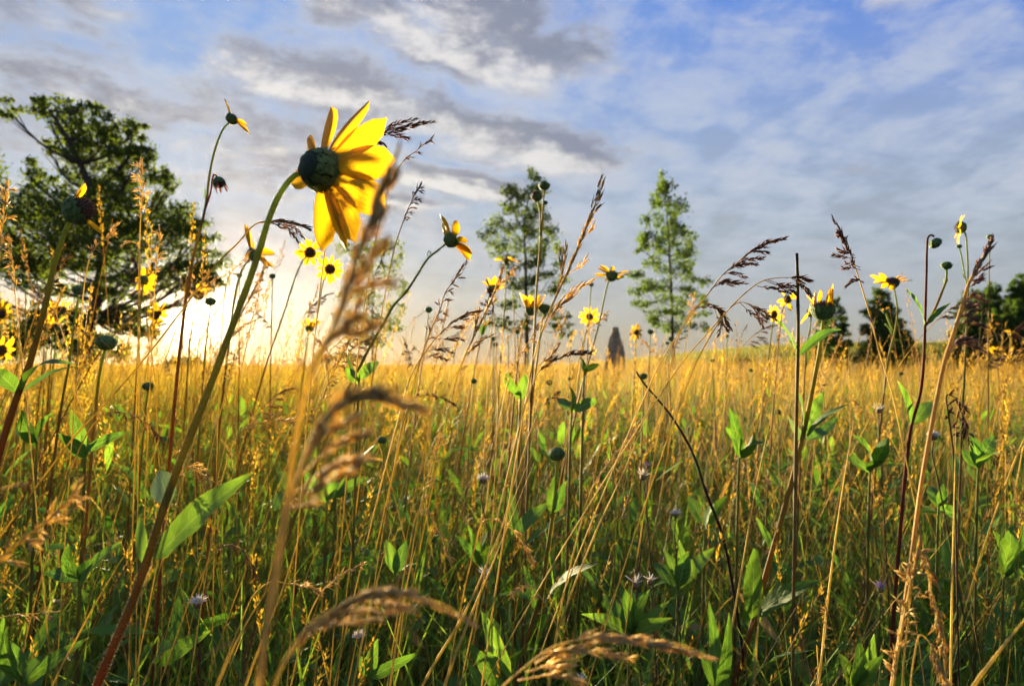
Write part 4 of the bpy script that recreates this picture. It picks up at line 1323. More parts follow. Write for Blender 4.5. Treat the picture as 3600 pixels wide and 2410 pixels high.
# right-hand group
stalk('dark drooping grass head with fingers to the right, left of the broken stem', [(2762, 838), (2700, 850), (2640, 882), (2590, 925), (2545, 962), (2490, 1032), (2420, 1120), (2350, 1230), (2290, 1340)], 0.55, .22, 22, 9, 60, 0, pal='dark', r=2.4, seed=14,
      branches=[[(2620, 895), (2670, 870), (2760, 838)], [(2610, 905), (2660, 880), (2700, 888)], [(2570, 945), (2620, 912), (2685, 908)], [(2560, 950), (2610, 930), (2660, 928)], [(2545, 962), (2580, 935), (2600, 935)], [(2540, 965), (2570, 958), (2622, 972)], [(2500, 1015), (2540, 990), (2625, 998)], [(2505, 1010), (2550, 995), (2590, 1000)]])
stalk('dark arching grass head drooping in front of the broken stem', [(2850, 985), (2800, 977), (2740, 976), (2680, 988), (2620, 1030), (2560, 1090), (2480, 1180), (2380, 1300)], 0.58, .12, 22, 9, 60, 0, pal='dark', r=2.4, seed=15,
      branches=[[(2760, 976), (2800, 975), (2850, 985)], [(2700, 984), (2750, 1000), (2795, 1008)], [(2690, 986), (2750, 1010), (2800, 1035)], [(2660, 1005), (2700, 1012), (2750, 1022)], [(2780, 976), (2820, 1005), (2850, 1040)], [(2790, 977), (2810, 990), (2840, 1020)]])
stalk('dark brown grass head hanging down between the slender poplar and the broken stem', [(2680, 1148), (2650, 1085), (2610, 1062), (2575, 1075), (2530, 1130), (2470, 1230), (2420, 1340)], 0.6, .15, 20, 8, 40, 0, pal='brown', r=2.2, seed=16,
      branches=[[(2620, 1064), (2660, 1085), (2700, 1120)], [(2630, 1066), (2680, 1090), (2725, 1125)], [(2600, 1062), (2640, 1100), (2690, 1130)]])
stalk('brown grass tassel hanging from a bent stalk right of the slender poplar', [(2568, 1155), (2545, 1110), (2510, 1075), (2468, 1064), (2420, 1110), (2380, 1200), (2350, 1330)], 0.62, .4, 20, 8, 34, 0, pal='brown', r=2.2, seed=17,
      branches=[[(2475, 1064), (2520, 1080), (2540, 1095)], [(2500, 1070), (2545, 1110), (2568, 1152)], [(2520, 1085), (2535, 1120), (2525, 1180)], [(2510, 1080), (2530, 1130), (2560, 1160)]])
stalk('dark grass head leaning left with clumps hanging on its left side', [(2928, 762), (2950, 805), (2975, 860), (2995, 905), (3012, 955), (3030, 1010), (3048, 1070), (3070, 1150), (3095, 1250), (3125, 1340), (3150, 1440)], 0.62, .26, 20, 8, 50, 0, pal='dark', r=2.6, seed=18,
      branches=[[(2978, 868), (2960, 835), (2945, 820)], [(2975, 862), (2955, 838), (2950, 826)], [(2982, 880), (2965, 850), (2970, 840)], [(3005, 898), (2975, 885), (2946, 874)], [(3005, 898), (2985, 888), (2955, 890)], [(3010, 905), (2960, 905), (2928, 896)], [(3025, 940), (3000, 930), (2975, 924)], [(3025, 948), (2995, 942), (2965, 940)], [(3038, 995), (3010, 982), (2975, 1007)], [(3036, 990), (3015, 985), (2995, 990)]])
stalk('fluffy purple brown grass head on a long golden stalk near the right edge', [(3492, 828), (3480, 858), (3458, 900), (3430, 950), (3405, 1000), (3385, 1070), (3350, 1180), (3322, 1270), (3290, 1420), (3240, 1700), (3205, 1960), (3170, 2200), (3135, 2420)], 0.42, .10, 30, 11, 60, 0, pal='purple', r=7.5, seed=19, c_base=(.42, .26, .06),
      branches=[[(3450, 910), (3475, 880), (3488, 850)], [(3430, 950), (3455, 915), (3465, 885)], [(3425, 960), (3450, 950), (3480, 935)], [(3405, 1000), (3430, 960), (3440, 920)], [(3402, 1000), (3420, 985), (3450, 980)], [(3400, 1010), (3425, 1000), (3455, 965)],
                [(3385, 1075), (3420, 1040), (3470, 1058)], [(3370, 1110), (3400, 1080), (3440, 1078)], [(3365, 1120), (3395, 1110), (3430, 1125)], [(3355, 1140), (3390, 1105), (3420, 1090)], [(3355, 1150), (3400, 1130), (3465, 1150)], [(3330, 1240), (3370, 1195), (3440, 1200)], [(3328, 1250), (3380, 1205), (3455, 1235)], [(3335, 1235), (3370, 1200), (3410, 1190)]], dens=1.0, spread=.35)
stalk('golden grass panicle standing close at the bottom right', [(3232, 1885), (3215, 1990), (3190, 2110), (3165, 2240), (3140, 2420)], 0.40, 1.0, 34, 12, 60, 22, (0, 0), 'gold', 5, seed=20, spread=.35)
stalk('golden grass panicle hanging to the right at the bottom right', [(3325, 2330), (3310, 2220), (3280, 2110), (3262, 2010), (3235, 1930), (3210, 2030), (3190, 2200), (3170, 2420)], 0.40, .55, 34, 12, 50, 18, (.2, 0), 'gold', 3, seed=21, spread=.35)
stalk('short pale drooping grass head under the hanging golden one', [(3325, 2420), (3300, 2330), (3262, 2250), (3235, 2230), (3215, 2300), (3200, 2420)], 0.42, .45, 32, 12, 40, 10, (0, 0), 'pale', 3, seed=22)
# left-hand group
stalk('tall pale grass head upright in front of the oak crown', [(495, 558), (497, 620), (500, 690), (494, 780), (490, 900), (488, 1020), (486, 1150), (484, 1280), (480, 1400)], 0.8, .26, 18, 7, 36, 16, (0, 0), 'pale', 2.4, seed=23)
stalk('golden grass head at the left edge against the oak crown', [(24, 640), (18, 720), (8, 800), (0, 880), (-8, 1000), (-20, 1200)], 0.6, .45, 24, 9, 50, 14, (0, 0), 'gold', 2.6, seed=24)
stalk('pale curved grass head right of the ragged flower', [(412, 788), (380, 830), (340, 865), (318, 900), (300, 980), (285, 1120), (270, 1300)], 0.75, .3, 20, 8, 26, 10, (0, 0), 'pale', 2.2, seed=25)
stalk('pale small grass head between the tall pale one and the hooked flower stem', [(562, 800), (560, 850), (552, 910), (545, 980), (540, 1100), (530, 1300)], 0.9, .35, 16, 6, 30, 10, (0, 0), 'pale', 2, seed=26)
stalk('pale grass head hooked left in front of the tree', [(430, 866), (450, 852), (480, 856), (490, 880), (492, 960), (490, 1200)], 0.8, .2, 14, 6, 20, 4, (0, 0), 'pale', 2, seed=27)
stalk('brown bent grass head lying left under the sun', [(575, 1560), (545, 1515), (490, 1470), (430, 1448), (385, 1448), (330, 1490), (270, 1600), (220, 1750)], 0.7, .45, 20, 8, 26, 9, (0, 0), 'brown', 2.4, seed=28)
stalk('golden fluffy grass head right of the thick red stem', [(1060, 1475), (990, 1475), (930, 1482), (870, 1500), (830, 1540), (790, 1650), (760, 1800)], 0.6, .5, 20, 8, 34, 12, (0, .3), 'gold', 2.4, seed=29)
stalk('small golden panicle hanging beside the grey green round leaf', [(728, 1720), (712, 1670), (672, 1640), (640, 1650), (610, 1730), (580, 1850)], 0.5, .5, 22, 8, 40, 12, (0, .3), 'gold', 2.4, seed=30)
stalk('pale comb like grass head curving down at lower left of the blurred stalk', [(910, 2050), (885, 1980), (850, 1930), (800, 1912), (760, 1940), (700, 2040), (640, 2180)], 0.55, .5, 20, 7, 26, 12, (0, .3), 'brown', 2.4, seed=31)
stalk('golden grass spike pointing right at the lower left', [(195, 2150), (130, 2155), (60, 2160), (-20, 2180), (-90, 2260)], 0.45, .6, 28, 9, 36, 6, (0, 0), 'gold', 2.8, seed=32)
stalk('golden crooked grass panicle in the lower middle', [(1560, 1490), (1530, 1600), (1500, 1700), (1475, 1790), (1455, 1900), (1430, 2060), (1400, 2300)], 0.75, .45, 20, 8, 34, 14, (0, 0), 'gold', 2.8, seed=33)
stalk('straw grass head hanging down right of the crooked panicle', [(1590, 1990), (1560, 1910), (1530, 1840), (1500, 1790), (1470, 1800), (1440, 1920), (1410, 2080)], 0.72, .5, 20, 8, 26, 10, (0, 0), 'pale', 2.6, seed=34)
stalk('short golden spike pointing right above the arching blurred head', [(1125, 2080), (1070, 2060), (1010, 2050), (960, 2042), (900, 2080), (850, 2180)], 0.45, .35, 26, 8, 34, 6, (0, 0), 'gold', 2.6, seed=35)
stalk('straw grass spike rising right above the arching blurred head', [(1280, 1975), (1220, 2010), (1165, 2045), (1130, 2080), (1080, 2180), (1040, 2330)], 0.55, .5, 24, 8, 26, 9, (0, 0), 'gold', 2.6, seed=36)
stalk('pale grass head drooping right from two straight stalks in the middle', [(1875, 1990), (1850, 1930), (1800, 1860), (1740, 1825), (1700, 1830), (1670, 1920), (1620, 2130)], 0.7, .5, 20, 8, 26, 11, (0, 0), 'pale', 3, seed=37)
stalk('pale grass head hooked left beside the leafy bud stem', [(1790, 2100), (1830, 2065), (1870, 2068), (1910, 2110), (1950, 2180), (1985, 2300)], 0.75, .5, 18, 7, 24, 9, (0, 0), 'pale', 2.6, seed=38)
stalk('golden grass heads leaning right in the middle of the field', [(2250, 1480), (2190, 1560), (2130, 1640), (2080, 1720), (2040, 1850), (1990, 2050), (1950, 2250)], 0.8, .4, 22, 8, 36, 14, (0, 0), 'gold', 2.8, seed=39)
stalk('brown hanging seed head on a dark stalk at right', [(3412, 1572), (3395, 1500), (3372, 1430), (3350, 1392), (3328, 1388), (3335, 1460), (3350, 1580), (3358, 1760), (3362, 1950)], 0.62, .5, 26, 11, 34, 12, (0, 0), 'dark', 3, seed=40, c_base=(.05, .03, .02))
stalk('slim straw spike low at right beside the broad leaf', [(2905, 2110), (2905, 2200), (2890, 2300), (2870, 2420)], 0.6, .6, 16, 6, 22, 9, (0, 0), 'pale', 3, seed=41)
stalk('dark grass head leaning right in the golden middle distance', [(1965, 1380), (1935, 1400), (1905, 1430), (1880, 1480), (1850, 1560)], 0.9, .35, 18, 8, 20, 6, (0, 0), 'dark', 2.2, seed=42)
stalk('dark bent grass head right of the blurred golden one', [(1605, 1430), (1555, 1400), (1500, 1390), (1455, 1402), (1420, 1470), (1400, 1560)], 0.8, .5, 16, 7, 20, 7, (0, 0), 'dark', 2.2, seed=43)

# bare golden straws that stand out in front
for i, (label, path, d, r) in enumerate((
        ('thick golden straw rising to the left at the lower middle left', [(960, 2040), (860, 2200), (760, 2420)], .40, 6),
        ('golden straw beside the blurred stalk, second from it', [(1090, 1750), (1000, 2050), (860, 2420)], .42, 5),
        ('long straight golden straw leaning right, left of two beside the leafy bud stem', [(1870, 1590), (1770, 1840), (1640, 2140), (1480, 2420)], .55, 5),
        ('long straight golden straw leaning right, right of two beside the leafy bud stem', [(1880, 1620), (1740, 1960), (1640, 2200), (1560, 2420)], .52, 6),
        ('golden straw running up right across the field to the standing stone', [(2320, 1330), (2200, 1640), (2090, 1880), (1960, 2230), (1930, 2420)], .7, 4),
        ('thick yellow straw slanting in at the bottom right corner', [(3720, 2060), (3600, 2180), (3480, 2330), (3410, 2430)], .35, 7),
        ('pale upright straw right of the fluffy purple stalk', [(3360, 1500), (3356, 1700), (3350, 1950), (3345, 2200), (3342, 2420)], .55, 4),
        ('golden straw left of the long red stem', [(2720, 1420), (2660, 1700), (2600, 2050), (2540, 2420)], .6, 4),
        ('thin golden straw crossing behind the conical evergreen base', [(3000, 1480), (2965, 1700), (2930, 1950), (2890, 2300)], .65, 4),
        ('golden straw left of the arching blurred head at the bottom', [(1420, 1700), (1350, 1950), (1290, 2180), (1240, 2420)], .5, 4),
        ('golden straw beside the crooked panicle', [(1480, 1850), (1420, 2100), (1370, 2420)], .5, 4.5),
        ('pair of pale straws at lower left, upper one', [(520, 1830), (400, 2010), (270, 2240), (180, 2420)], .5, 4))):
    stalk(label, path, d, 0, pal='gold', r=r, c_base=(.56, .44, .08), seed=60 + i, name='grass_straw')

def zone(az):
    x_ = 1800 + 2400 * math.tan(az)
    return ('below the oak at left' if x_ < 620 else 'around the thick red stem' if x_ < 1150 else 'below the leaning flower' if x_ < 1650 else
            'below the airy poplar' if x_ < 2080 else 'below the slender poplar' if x_ < 2560 else 'below the broken stem' if x_ < 3000 else 'towards the right edge')


def reach(q):
    return 'in the foreground' if q < 1.5 else 'a little way back' if q < 2.6 else 'further back in the field'


# more of the same stalks scattered through the near meadow
PROTO = [o for o in col.objects if o.name.startswith('grass_stalk') and any(k in o['label'] for k in (
    'narrow dark spike', 'feathery brown', 'tall pale grass head upright', 'thin dark spike', 'pale small grass head', 'leaning left with clumps',
    'dark drooping grass head', 'crooked grass panicle', 'tall pale golden', 'leaning right in the middle of the field', 'pale curved grass head'))]
WORDS = (('narrow dark spike', 'narrow brown spiked'), ('feathery brown', 'feathery brown fingered'), ('tall pale grass head upright', 'upright pale headed'), ('thin dark spike', 'thin brown spiked'),
         ('pale small', 'small headed pale'), ('leaning left with clumps', 'clump headed dark'), ('dark drooping', 'drooping dark headed'), ('crooked', 'crooked golden headed'), ('tall pale golden', 'large golden headed'),
         ('leaning right in the middle of the field', 'slanting golden headed'), ('pale curved', 'curved pale headed'))
KIND = [next(b_ for a_, b_ in WORDS if a_ in o['label']) for o in PROTO]
rs = random.Random(505)
k = 0
while k < 170:
    q = 1.0 + 3.6 * rs.random() ** 1.5
    az = rs.uniform(-.76, .70) if rs.random() < .6 else rs.uniform(-.62, -.05)
    x, y = q * math.sin(az), q * math.cos(az)
    src = PROTO[k % len(PROTO)]
    top = max((c.matrix_local @ v.co).z for c in src.children for v in c.data.vertices)
    hgt = min(rs.uniform(.72, 1.04), .84 + .075 * q)
    if az > .1:
        hgt = min(hgt, .90)
    t = thing('grass_stalk', (x, y, float(ground_z(x, y)) - .01), '%s grass stalk %s, %s' % (KIND[k % len(PROTO)], zone(az), reach(q)), 'grass', 'seed headed stalks scattered in the meadow')
    z = hgt / top
    t.scale = (z, z, z)
    t.rotation_euler = (rs.uniform(-.10, .10), rs.uniform(-.05, .22), rs.choice((0, 0, math.pi)) + rs.uniform(-.7, .7))
    for c in src.children:
        n_ = c.copy()
        col.objects.link(n_)
        n_.parent = t
    k += 1

# ------------------------------------------------------------------ small pale wildflowers in the grass
def pale_flower(label, x, y, d, r, kind, h=140, seed=0):
    rr = random.Random(seed)
    pts = to_ground(px_path([(x, y + r), (x + rr.uniform(-6, 6), y + h * .5), (x + rr.uniform(-14, 14), y + h)], d))
    base = pts[-1].copy()
    t = thing('small_wildflower', base, label, 'wildflower')
    stem_of(t, base, pts, mm(2, d), mm(3, d), (.12, .13, .05), BRN)
    c = at(x, y, d) - base
    R_ = mm(r * 1.15, d)
    mb = MB()
    vs, fs = lathe([(0.2, -0.9), (0.62, -0.6), (0.70, -0.1), (0.5, 0.15)], 9)
    mb.add([c + Vector(q) * R_ * .8 for q in vs], fs, [(0, 0, 0)] * len(vs))
    obj('calyx', mb.mesh('calyx', TAWNY), t)
    mb = MB()
    for k in range(26 if kind == 'ball' else 16):
        a = k * 2.39996
        q = math.sqrt((k + .5) / 26)
        dirv = Vector((math.cos(a) * q * 1.5, math.sin(a) * q * 1.5, 0.25 + 1.1 * (1 - q))).normalized()
        if kind == 'ball':
            mb.grain(c + dirv * R_ * .2, dirv, R_ * rr.uniform(.75, 1.0), R_ * .42, (0, 0, 0))
        else:
            mb.grain(c, (dirv + Vector((rr.uniform(-.3, .3), rr.uniform(-.3, .3), 0))), R_ * rr.uniform(.8, 1.5), R_ * .22, (0, 0, 0))
    obj('petal_tuft', mb.mesh('petal_tuft', LILAC if kind == 'lilac' else WHITE), t)


for i, (lb, x, y, d, r, k) in enumerate((
        ('round white wildflower low at left, right of the thick red stem', 695, 2118, .75, 24, 'ball'), ('white wildflower left of the large dark green bud', 1697, 1685, .95, 19, 'ball'),
        ('ragged white wildflower under a lilac one in the middle right', 2262, 1672, .95, 19, 'star'), ('small round white wildflower right of the lilac one', 2375, 1805, .9, 16, 'ball'),
        ('lilac wildflower bud above the ragged white one', 2279, 1636, .97, 11, 'lilac'), ('spiky white wildflower, left of a pair low in the middle', 2235, 2050, .85, 24, 'star'),
        ('spiky white wildflower, right of a pair low in the middle', 2287, 2040, .87, 18, 'star'), ('white wildflower under the arching blurred grass head', 1262, 2238, .7, 21, 'ball'),
        ('white wildflower beside the fluffy purple stalk at right', 3282, 1532, .85, 18, 'ball'), ('pinkish lilac wildflower low at right', 3096, 2065, .8, 20, 'lilac'),
        ('dry spiky white wildflower head left of the pale hooked grass', 1705, 2020, .85, 26, 'star'), ('pale spiky flower at the foot of the lower middle', 2045, 2390, .7, 18, 'star'),
        ('white wildflower tuft at the right of the long red stem', 3090, 1440, 1.1, 16, 'star'))):
    pale_flower(lb, x, y, d, r, k, seed=i)

# ------------------------------------------------------------------ leafy shoots without flowers
def shoot(label, node, d, tips, w=44, top=None, group=None, mat=None):
    """node: pixel where the leaves leave the stem; tips: leaf end pixels"""
    rr = random.Random(int(node[0] * 7 + node[1]))
    pts = px_path([(node[0] + 2, node[1] - 20), (node[0], node[1]), (node[0] - 4, node[1] + 80)], d)
    pts = to_ground(pts, .3)
    base = pts[-1].copy()
    t = thing('leafy_shoot', base, label, 'plant', group)
    stem_of(t, base, pts, mm(3, d), mm(6, d), GRN, (.10, .045, .02))
    for (x, y) in tips:
        dd = d + rr.uniform(-.09, .06) * d
        p0, p1 = at(node[0], node[1] + rr.uniform(-12, 12), d), at(x, y, dd)
        add_leaf(t, base, p0, p1, mm(w * rr.uniform(.85, 1.2), d), rr.uniform(.03, .14), (rr.uniform(-.5, .5), -.8, rr.uniform(.3, 1)), mat, rr.uniform(-.3, .3))


SHOOTS = [
    ('bright leafy rosette low in the middle right with six spreading leaves', (2215, 2235), .78, [(2160, 2035), (2290, 2070), (2355, 2112), (2120, 2085), (2035, 2160), (2215, 2060), (2370, 2170)], 54),
    ('leafy shoot with a tall pale tip right of the bright rosette', (2385, 2060), .9, [(2385, 1900), (2420, 1935), (2510, 1930), (2330, 1935), (2300, 1980)], 50),
    ('broad single leaves rising at the bottom, left of the long lying grass head', (1790, 2430), .62, [(1688, 2140), (1700, 2280), (1640, 2250)], 66),
    ('leaf pair shaped like a cup on a pale stem in the lower middle', (1390, 2010), .8, [(1355, 1895), (1430, 1900), (1470, 1985)], 50),
    ('broad leaf pointing right at the lower middle left', (1300, 2380), .62, [(1482, 2288), (1330, 2240), (1260, 2300)], 48),
    ('low leaf pointing right at the bottom left', (560, 2330), .7, [(745, 2215), (640, 2260)], 64),
    ('green leaf above a yellowed one in the bottom left corner', (75, 2395), .6, [(318, 2240), (170, 2300), (30, 2250), (20, 2150)], 58),
    ('leaves behind the thick red stem at lower left', (280, 2040), .75, [(245, 1905), (430, 1905), (340, 1960), (160, 2010)], 62),
    ('two leaves in the golden grass left of the small bud on the dead stalk', (1830, 1400), 1.2, [(1790, 1310), (1848, 1312), (1805, 1380)], 34),
    ('leaf pointing right at the foot of the standing stone', (2055, 1310), 1.2, [(2105, 1280), (2030, 1250)], 30),
    ('dark leaf pair at the horizon under the blurred grass head', (1262, 1335), .7, [(1330, 1272), (1225, 1215), (1215, 1290)], 46),
    ('leaf pair in the meadow below the slender poplar', (2010, 1440), 1.0, [(2100, 1405), (1975, 1340), (1960, 1400)], 36),
    ('narrow leaves left of the golden straw in the right foreground', (2520, 2430), .6, [(2490, 2110), (2560, 2140), (2460, 2250)], 40),
    ('upright leafy tip low at right', (3010, 2420), .72, [(3070, 2225), (3110, 2300), (2945, 2290), (3015, 2230)], 54),
    ('large blue green leaves at the right edge of the foreground', (3530, 2030), .85, [(3550, 1850), (3600, 1790), (3480, 1860), (3600, 1950)], 60),
    ('leafy shoot under the paired leaves at right', (3300, 1790), .95, [(3270, 1710), (3315, 1700), (3360, 1820), (3240, 1800)], 44),
    ('grassy leaves in the shade left of the leafy bud stem', (1690, 1990), .95, [(1600, 1880), (1640, 1840), (1720, 1860), (1760, 1900)], 40),
    ('leaf shoot behind the large leaf on the thick red stem', (1150, 1760), 1.0, [(1060, 1650), (1180, 1640), (1240, 1680)], 44),
    ('pale leaf pointing up right beside the blurred golden head', (1180, 1740), .95, [(1300, 1680), (1330, 1560)], 40),
    ('leaf shoot in the warm grass left of the thick red stem', (300, 1600), .9, [(250, 1440), (450, 1520), (350, 1540), (200, 1520)], 46),
    ('leaves left of the brown bud by the sun', (130, 1560), .9, [(80, 1440), (190, 1450), (60, 1500)], 52),
    ('leaf shoot between the dead stalk and the long red stem', (2600, 1600), 1.0, [(2540, 1500), (2640, 1510), (2690, 1560), (2560, 1430)], 46),
    ('leaf shoot right of the long red stem in mid field', (3060, 1650), 1.0, [(2990, 1530), (3120, 1540), (3110, 1620), (2960, 1600)], 46),
    ('yellow green leaf pair in the middle field right of the white wildflowers', (2480, 1850), 1.0, [(2560, 1740), (2420, 1740), (2520, 1760)], 40),
    ('leaf shoot right of the fluffy purple stalk by the hanging seed head', (3440, 1640), .95, [(3410, 1520), (3490, 1540), (3520, 1600), (3380, 1580)], 44),
]
for s in SHOOTS:
    shoot(*s)

# shared-mesh shoots scattered through the field
LEAF_UNIT = [leaf_mesh('leaf', (0, 0, 0), (1, 0, 0), w, sg, (0, 0, 1), LEAF, 7, .2, tw) for w, sg, tw in ((.20, .10, .2), (.23, .05, -.3), (.17, .16, .1), (.26, -.06, .3), (.19, .22, -.5))]
rs = random.Random(77)
stem_unit = []
for k in range(3):
    mb = MB()
    mb.tube([Vector((math.sin(i * .7 + k) * .02, math.cos(i * .9 + k) * .02, i / 6)) for i in range(7)], [.016 - .0016 * i for i in range(7)], 5, (.12, .045, .02), GRN)
    stem_unit.append(mb.mesh('stem', STEM))
count = 0
while count < 250:
    rr_ = .85 + 7.5 * rs.random() ** 2.2
    az = rs.uniform(-.78, .78)
    x, y = rr_ * math.sin(az), rr_ * math.cos(az)
    h = rs.uniform(.22, .56)
    if rr_ < 1.6:
        h = min(h, .26 + .18 * (rr_ - .95))
    t = thing('leafy_shoot', (x, y, float(ground_z(x, y)) - .005), '%s green leafy shoot %s, %s' % ('knee low' if h < .3 else 'middling' if h < .43 else 'tall', zone(az), reach(rr_)), 'plant', 'leafy shoots in the meadow')
    t.rotation_euler = (rs.uniform(-.12, .12), rs.uniform(0, .25), rs.uniform(0, 6.28))
    obj('stem', rs.choice(stem_unit), t, Matrix.Diagonal((h * .8, h * .8, h, 1)))
    n = rs.randint(5, 8)
    for k in range(n):
        z = h * (1 - .62 * (k // 2) / max(1, n // 2))
        l_ = rs.uniform(.07, .15) * (.75 if k < 2 else 1)
        a = (k % 2) * math.pi + (k // 2) * 1.57 + rs.uniform(-.3, .3)
        m4 = Matrix.Translation((0, 0, z)) @ Matrix.Rotation(a, 4, 'Z') @ Matrix.Rotation(-R(rs.uniform(5, 75)), 4, 'Y') @ Matrix.Rotation(rs.uniform(-.4, .4), 4, 'X') @ Matrix.Diagonal((l_, l_, l_, 1))
        obj('leaf', rs.choice(LEAF_UNIT), t, m4)
    count += 1

# ------------------------------------------------------------------ the meadow itself
def polar(n, r0, r1, half, r):
    rad_ = np.sqrt(r.uniform(r0 * r0, r1 * r1, n))
    az = r.uniform(-half, half, n)
    return rad_ * np.sin(az), rad_ * np.cos(az)


def wisps(x, y, h, w, lean, curve, nseg, c0, c1, r, sides=2, taper=0.35, sway=0.10):
    """vectorised grass: curved ribbons (sides=2) or three-sided straws; returns verts, faces, colours and the axis points"""
    n = len(x)
    t = np.linspace(0, 1, nseg + 1)
    ang = r.uniform(0, 2 * np.pi, n)
    lx = lean[:, 0] + curve * np.cos(ang); ly = lean[:, 1] + curve * np.sin(ang)
    z0 = ground_z(x, y) - 0.01
    k = t[None] ** 1.9
    k1 = t[None]
    ax_ = np.stack([x[:, None] + h[:, None] * (lean[:, :1] * k1 + curve[:, None] * np.cos(ang)[:, None] * k),
                    y[:, None] + h[:, None] * (lean[:, 1:] * k1 + curve[:, None] * np.sin(ang)[:, None] * k),
                    z0[:, None] + h[:, None] * (t[None] - 0.32 * (lx ** 2 + ly ** 2)[:, None] * k)], -1)      # n, s, 3
    wid = w[:, None] * (taper + (1 - taper) * (1 - t[None] ** 1.6))
    if sides == 2:
        wid[:, -1] *= 0.25
    ph = r.uniform(0, 2 * np.pi, n)
    ring = []
    for s in range(sides):
        a = ph + 2 * np.pi * s / sides
        o = np.stack([np.cos(a), np.sin(a), np.zeros(n)], -1)[:, None] * (wid * 0.5)[..., None]
        ring.append(ax_ + o)
    v_ = np.stack(ring, 2)                                        # n, s, sides, 3
    S = nseg + 1
    vi = np.arange(n * S * sides).reshape(n, S, sides)
    fs = []
    for s in range(sides if sides > 2 else 1):
        q = (s + 1) % sides
        fs.append(np.stack([vi[:, :-1, s], vi[:, :-1, q], vi[:, 1:, q], vi[:, 1:, s]], -1).reshape(-1, 4))
    c = c0[:, None] * (1 - t[None, :, None]) + c1[:, None] * t[None, :, None]
    c = np.repeat(c[:, :, None], sides, 2).reshape(-1, 3)
    return v_.reshape(-1, 3), np.concatenate(fs), c, ax_


def seeds(ax_, per, frac, ln, w, off, c1, r):
    """husks on the upper part of each straw"""
    n, S, _ = ax_.shape
    t = 1 - frac[:, None] * r.uniform(0, 1, (n, per)) ** 0.9
    xx = t * (S - 1)
    i = np.clip(xx.astype(int), 0, S - 2)
    f = (xx - i)[..., None]
    ar = np.arange(n)[:, None]
    a, b = ax_[ar, i], ax_[ar, i + 1]
    p = a * (1 - f) + b * f
    d = b - a
    d /= np.linalg.norm(d, axis=-1)[..., None]
    sd = r.normal(size=p.shape)
    sd -= d * (sd * d).sum(-1)[..., None]
    sd /= np.linalg.norm(sd, axis=-1)[..., None]
    body = np.sin(np.pi * np.clip((1 - t) / frac[:, None], 0.04, 1) ** 0.8)[..., None]
    p = p + sd * off * body * r.uniform(0.2, 1, (n, per, 1))
    d = d + sd * 0.45
    d /= np.linalg.norm(d, axis=-1)[..., None]
    e = np.cross(d, r.normal(size=p.shape)); e /= np.linalg.norm(e, axis=-1)[..., None]
    L_ = ln[:, None, None] * r.uniform(.6, 1.3, (n, per, 1)); W_ = w[:, None, None]
    v_ = np.stack([p, p + d * L_ * .4 + e * W_ * .5, p + d * L_, p + d * L_ * .4 - e * W_ * .5], 2).reshape(-1, 3)
    fc = np.arange(n * per * 4).reshape(-1, 4)
    c = np.repeat((c1[:, None] * r.uniform(.7, 1.25, (n, per, 1))).reshape(-1, 3), 4, axis=0)
    return v_, fc, c


def joined(parts):
    V, F, C, o = [], [], [], 0
    for v_, f, c in parts:
        V.append(v_); F.append(f + o); C.append(c); o += len(v_)
    return np.concatenate(V), np.concatenate(F), np.concatenate(C)


def colours(n, a, b, r, jit=0.25):
    k = r.uniform(0, 1, (n, 1))
    return (np.array(a) * (1 - k) + np.array(b) * k) * r.uniform(1 - jit, 1 + jit, (n, 1))


def straws(n, r0, r1, half, hmin, hmax, w, nseg, sides, per, seed, sl, sw, off=.004, tone=1.0):
    r = np.random.default_rng(seed)
    x, y = polar(n, r0, r1, half, r)
    rr_ = np.hypot(x, y)
    h = r.uniform(hmin, hmax, n) * r.uniform(.86, 1.12, n)
    h *= 1 + .16 * np.sin(x * 1.9 + 1.3 * np.sin(y * .8)) * np.cos(y * 1.1 + .7) + .08 * np.sin(x * 5.1 + y * 3.3)
    # fewer tall ones right at the lens
    h = np.where(rr_ < 1.3, h * (0.62 + 0.30 * np.clip((rr_ - .5) / .8, 0, 1)), h)
    lean = np.stack([r.normal(.15, .19, n) + .08 * (x < 0), r.normal(0, .16, n)], -1)
    c0 = colours(n, (.13, .19, .03), (.24, .27, .05), r)
    c1 = colours(n, (.40, .25, .034), (.54, .36, .06), r)
    c1 *= tone  # farther straws get a darker colour, holding down their strong sunlit brightness
    br = r.uniform(0, 1, n) < .34
    c1[br] = colours(br.sum(), (.14, .08, .035), (.26, .15, .06), r)
    ww = w * r.uniform(.7, 1.35, n)
    v_, f, c, ax_ = wisps(x, y, h, ww, lean, np.abs(r.normal(.10, .09, n)), nseg, c0, c1, r, sides)
    out = [(v_, f, c)]
    if per:
        has = np.flatnonzero(r.uniform(0, 1, n) < .62)
        out.append(seeds(ax_[has], per, r.uniform(.12, .24, len(has)), sl * np.ones(len(has)), sw * np.ones(len(has)), off, c1[has] * .9, r))
    return out


parts = []
parts += straws(1200, .62, 2.2, 1.05, .50, .84, .0016, 7, 3, 44, 101, .0062, .0018)
parts += straws(300, 1.3, 2.4, .9, .80, 1.0, .0020, 8, 3, 70, 111, .0080, .0022, .0055)
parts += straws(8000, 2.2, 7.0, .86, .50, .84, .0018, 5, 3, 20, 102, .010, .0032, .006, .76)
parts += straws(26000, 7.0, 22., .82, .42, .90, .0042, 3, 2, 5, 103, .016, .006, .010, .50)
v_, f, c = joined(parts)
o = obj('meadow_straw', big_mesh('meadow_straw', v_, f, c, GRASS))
tag(o, 'tall dry golden grass with seed heads filling the whole meadow', 'grass', kind='stuff')

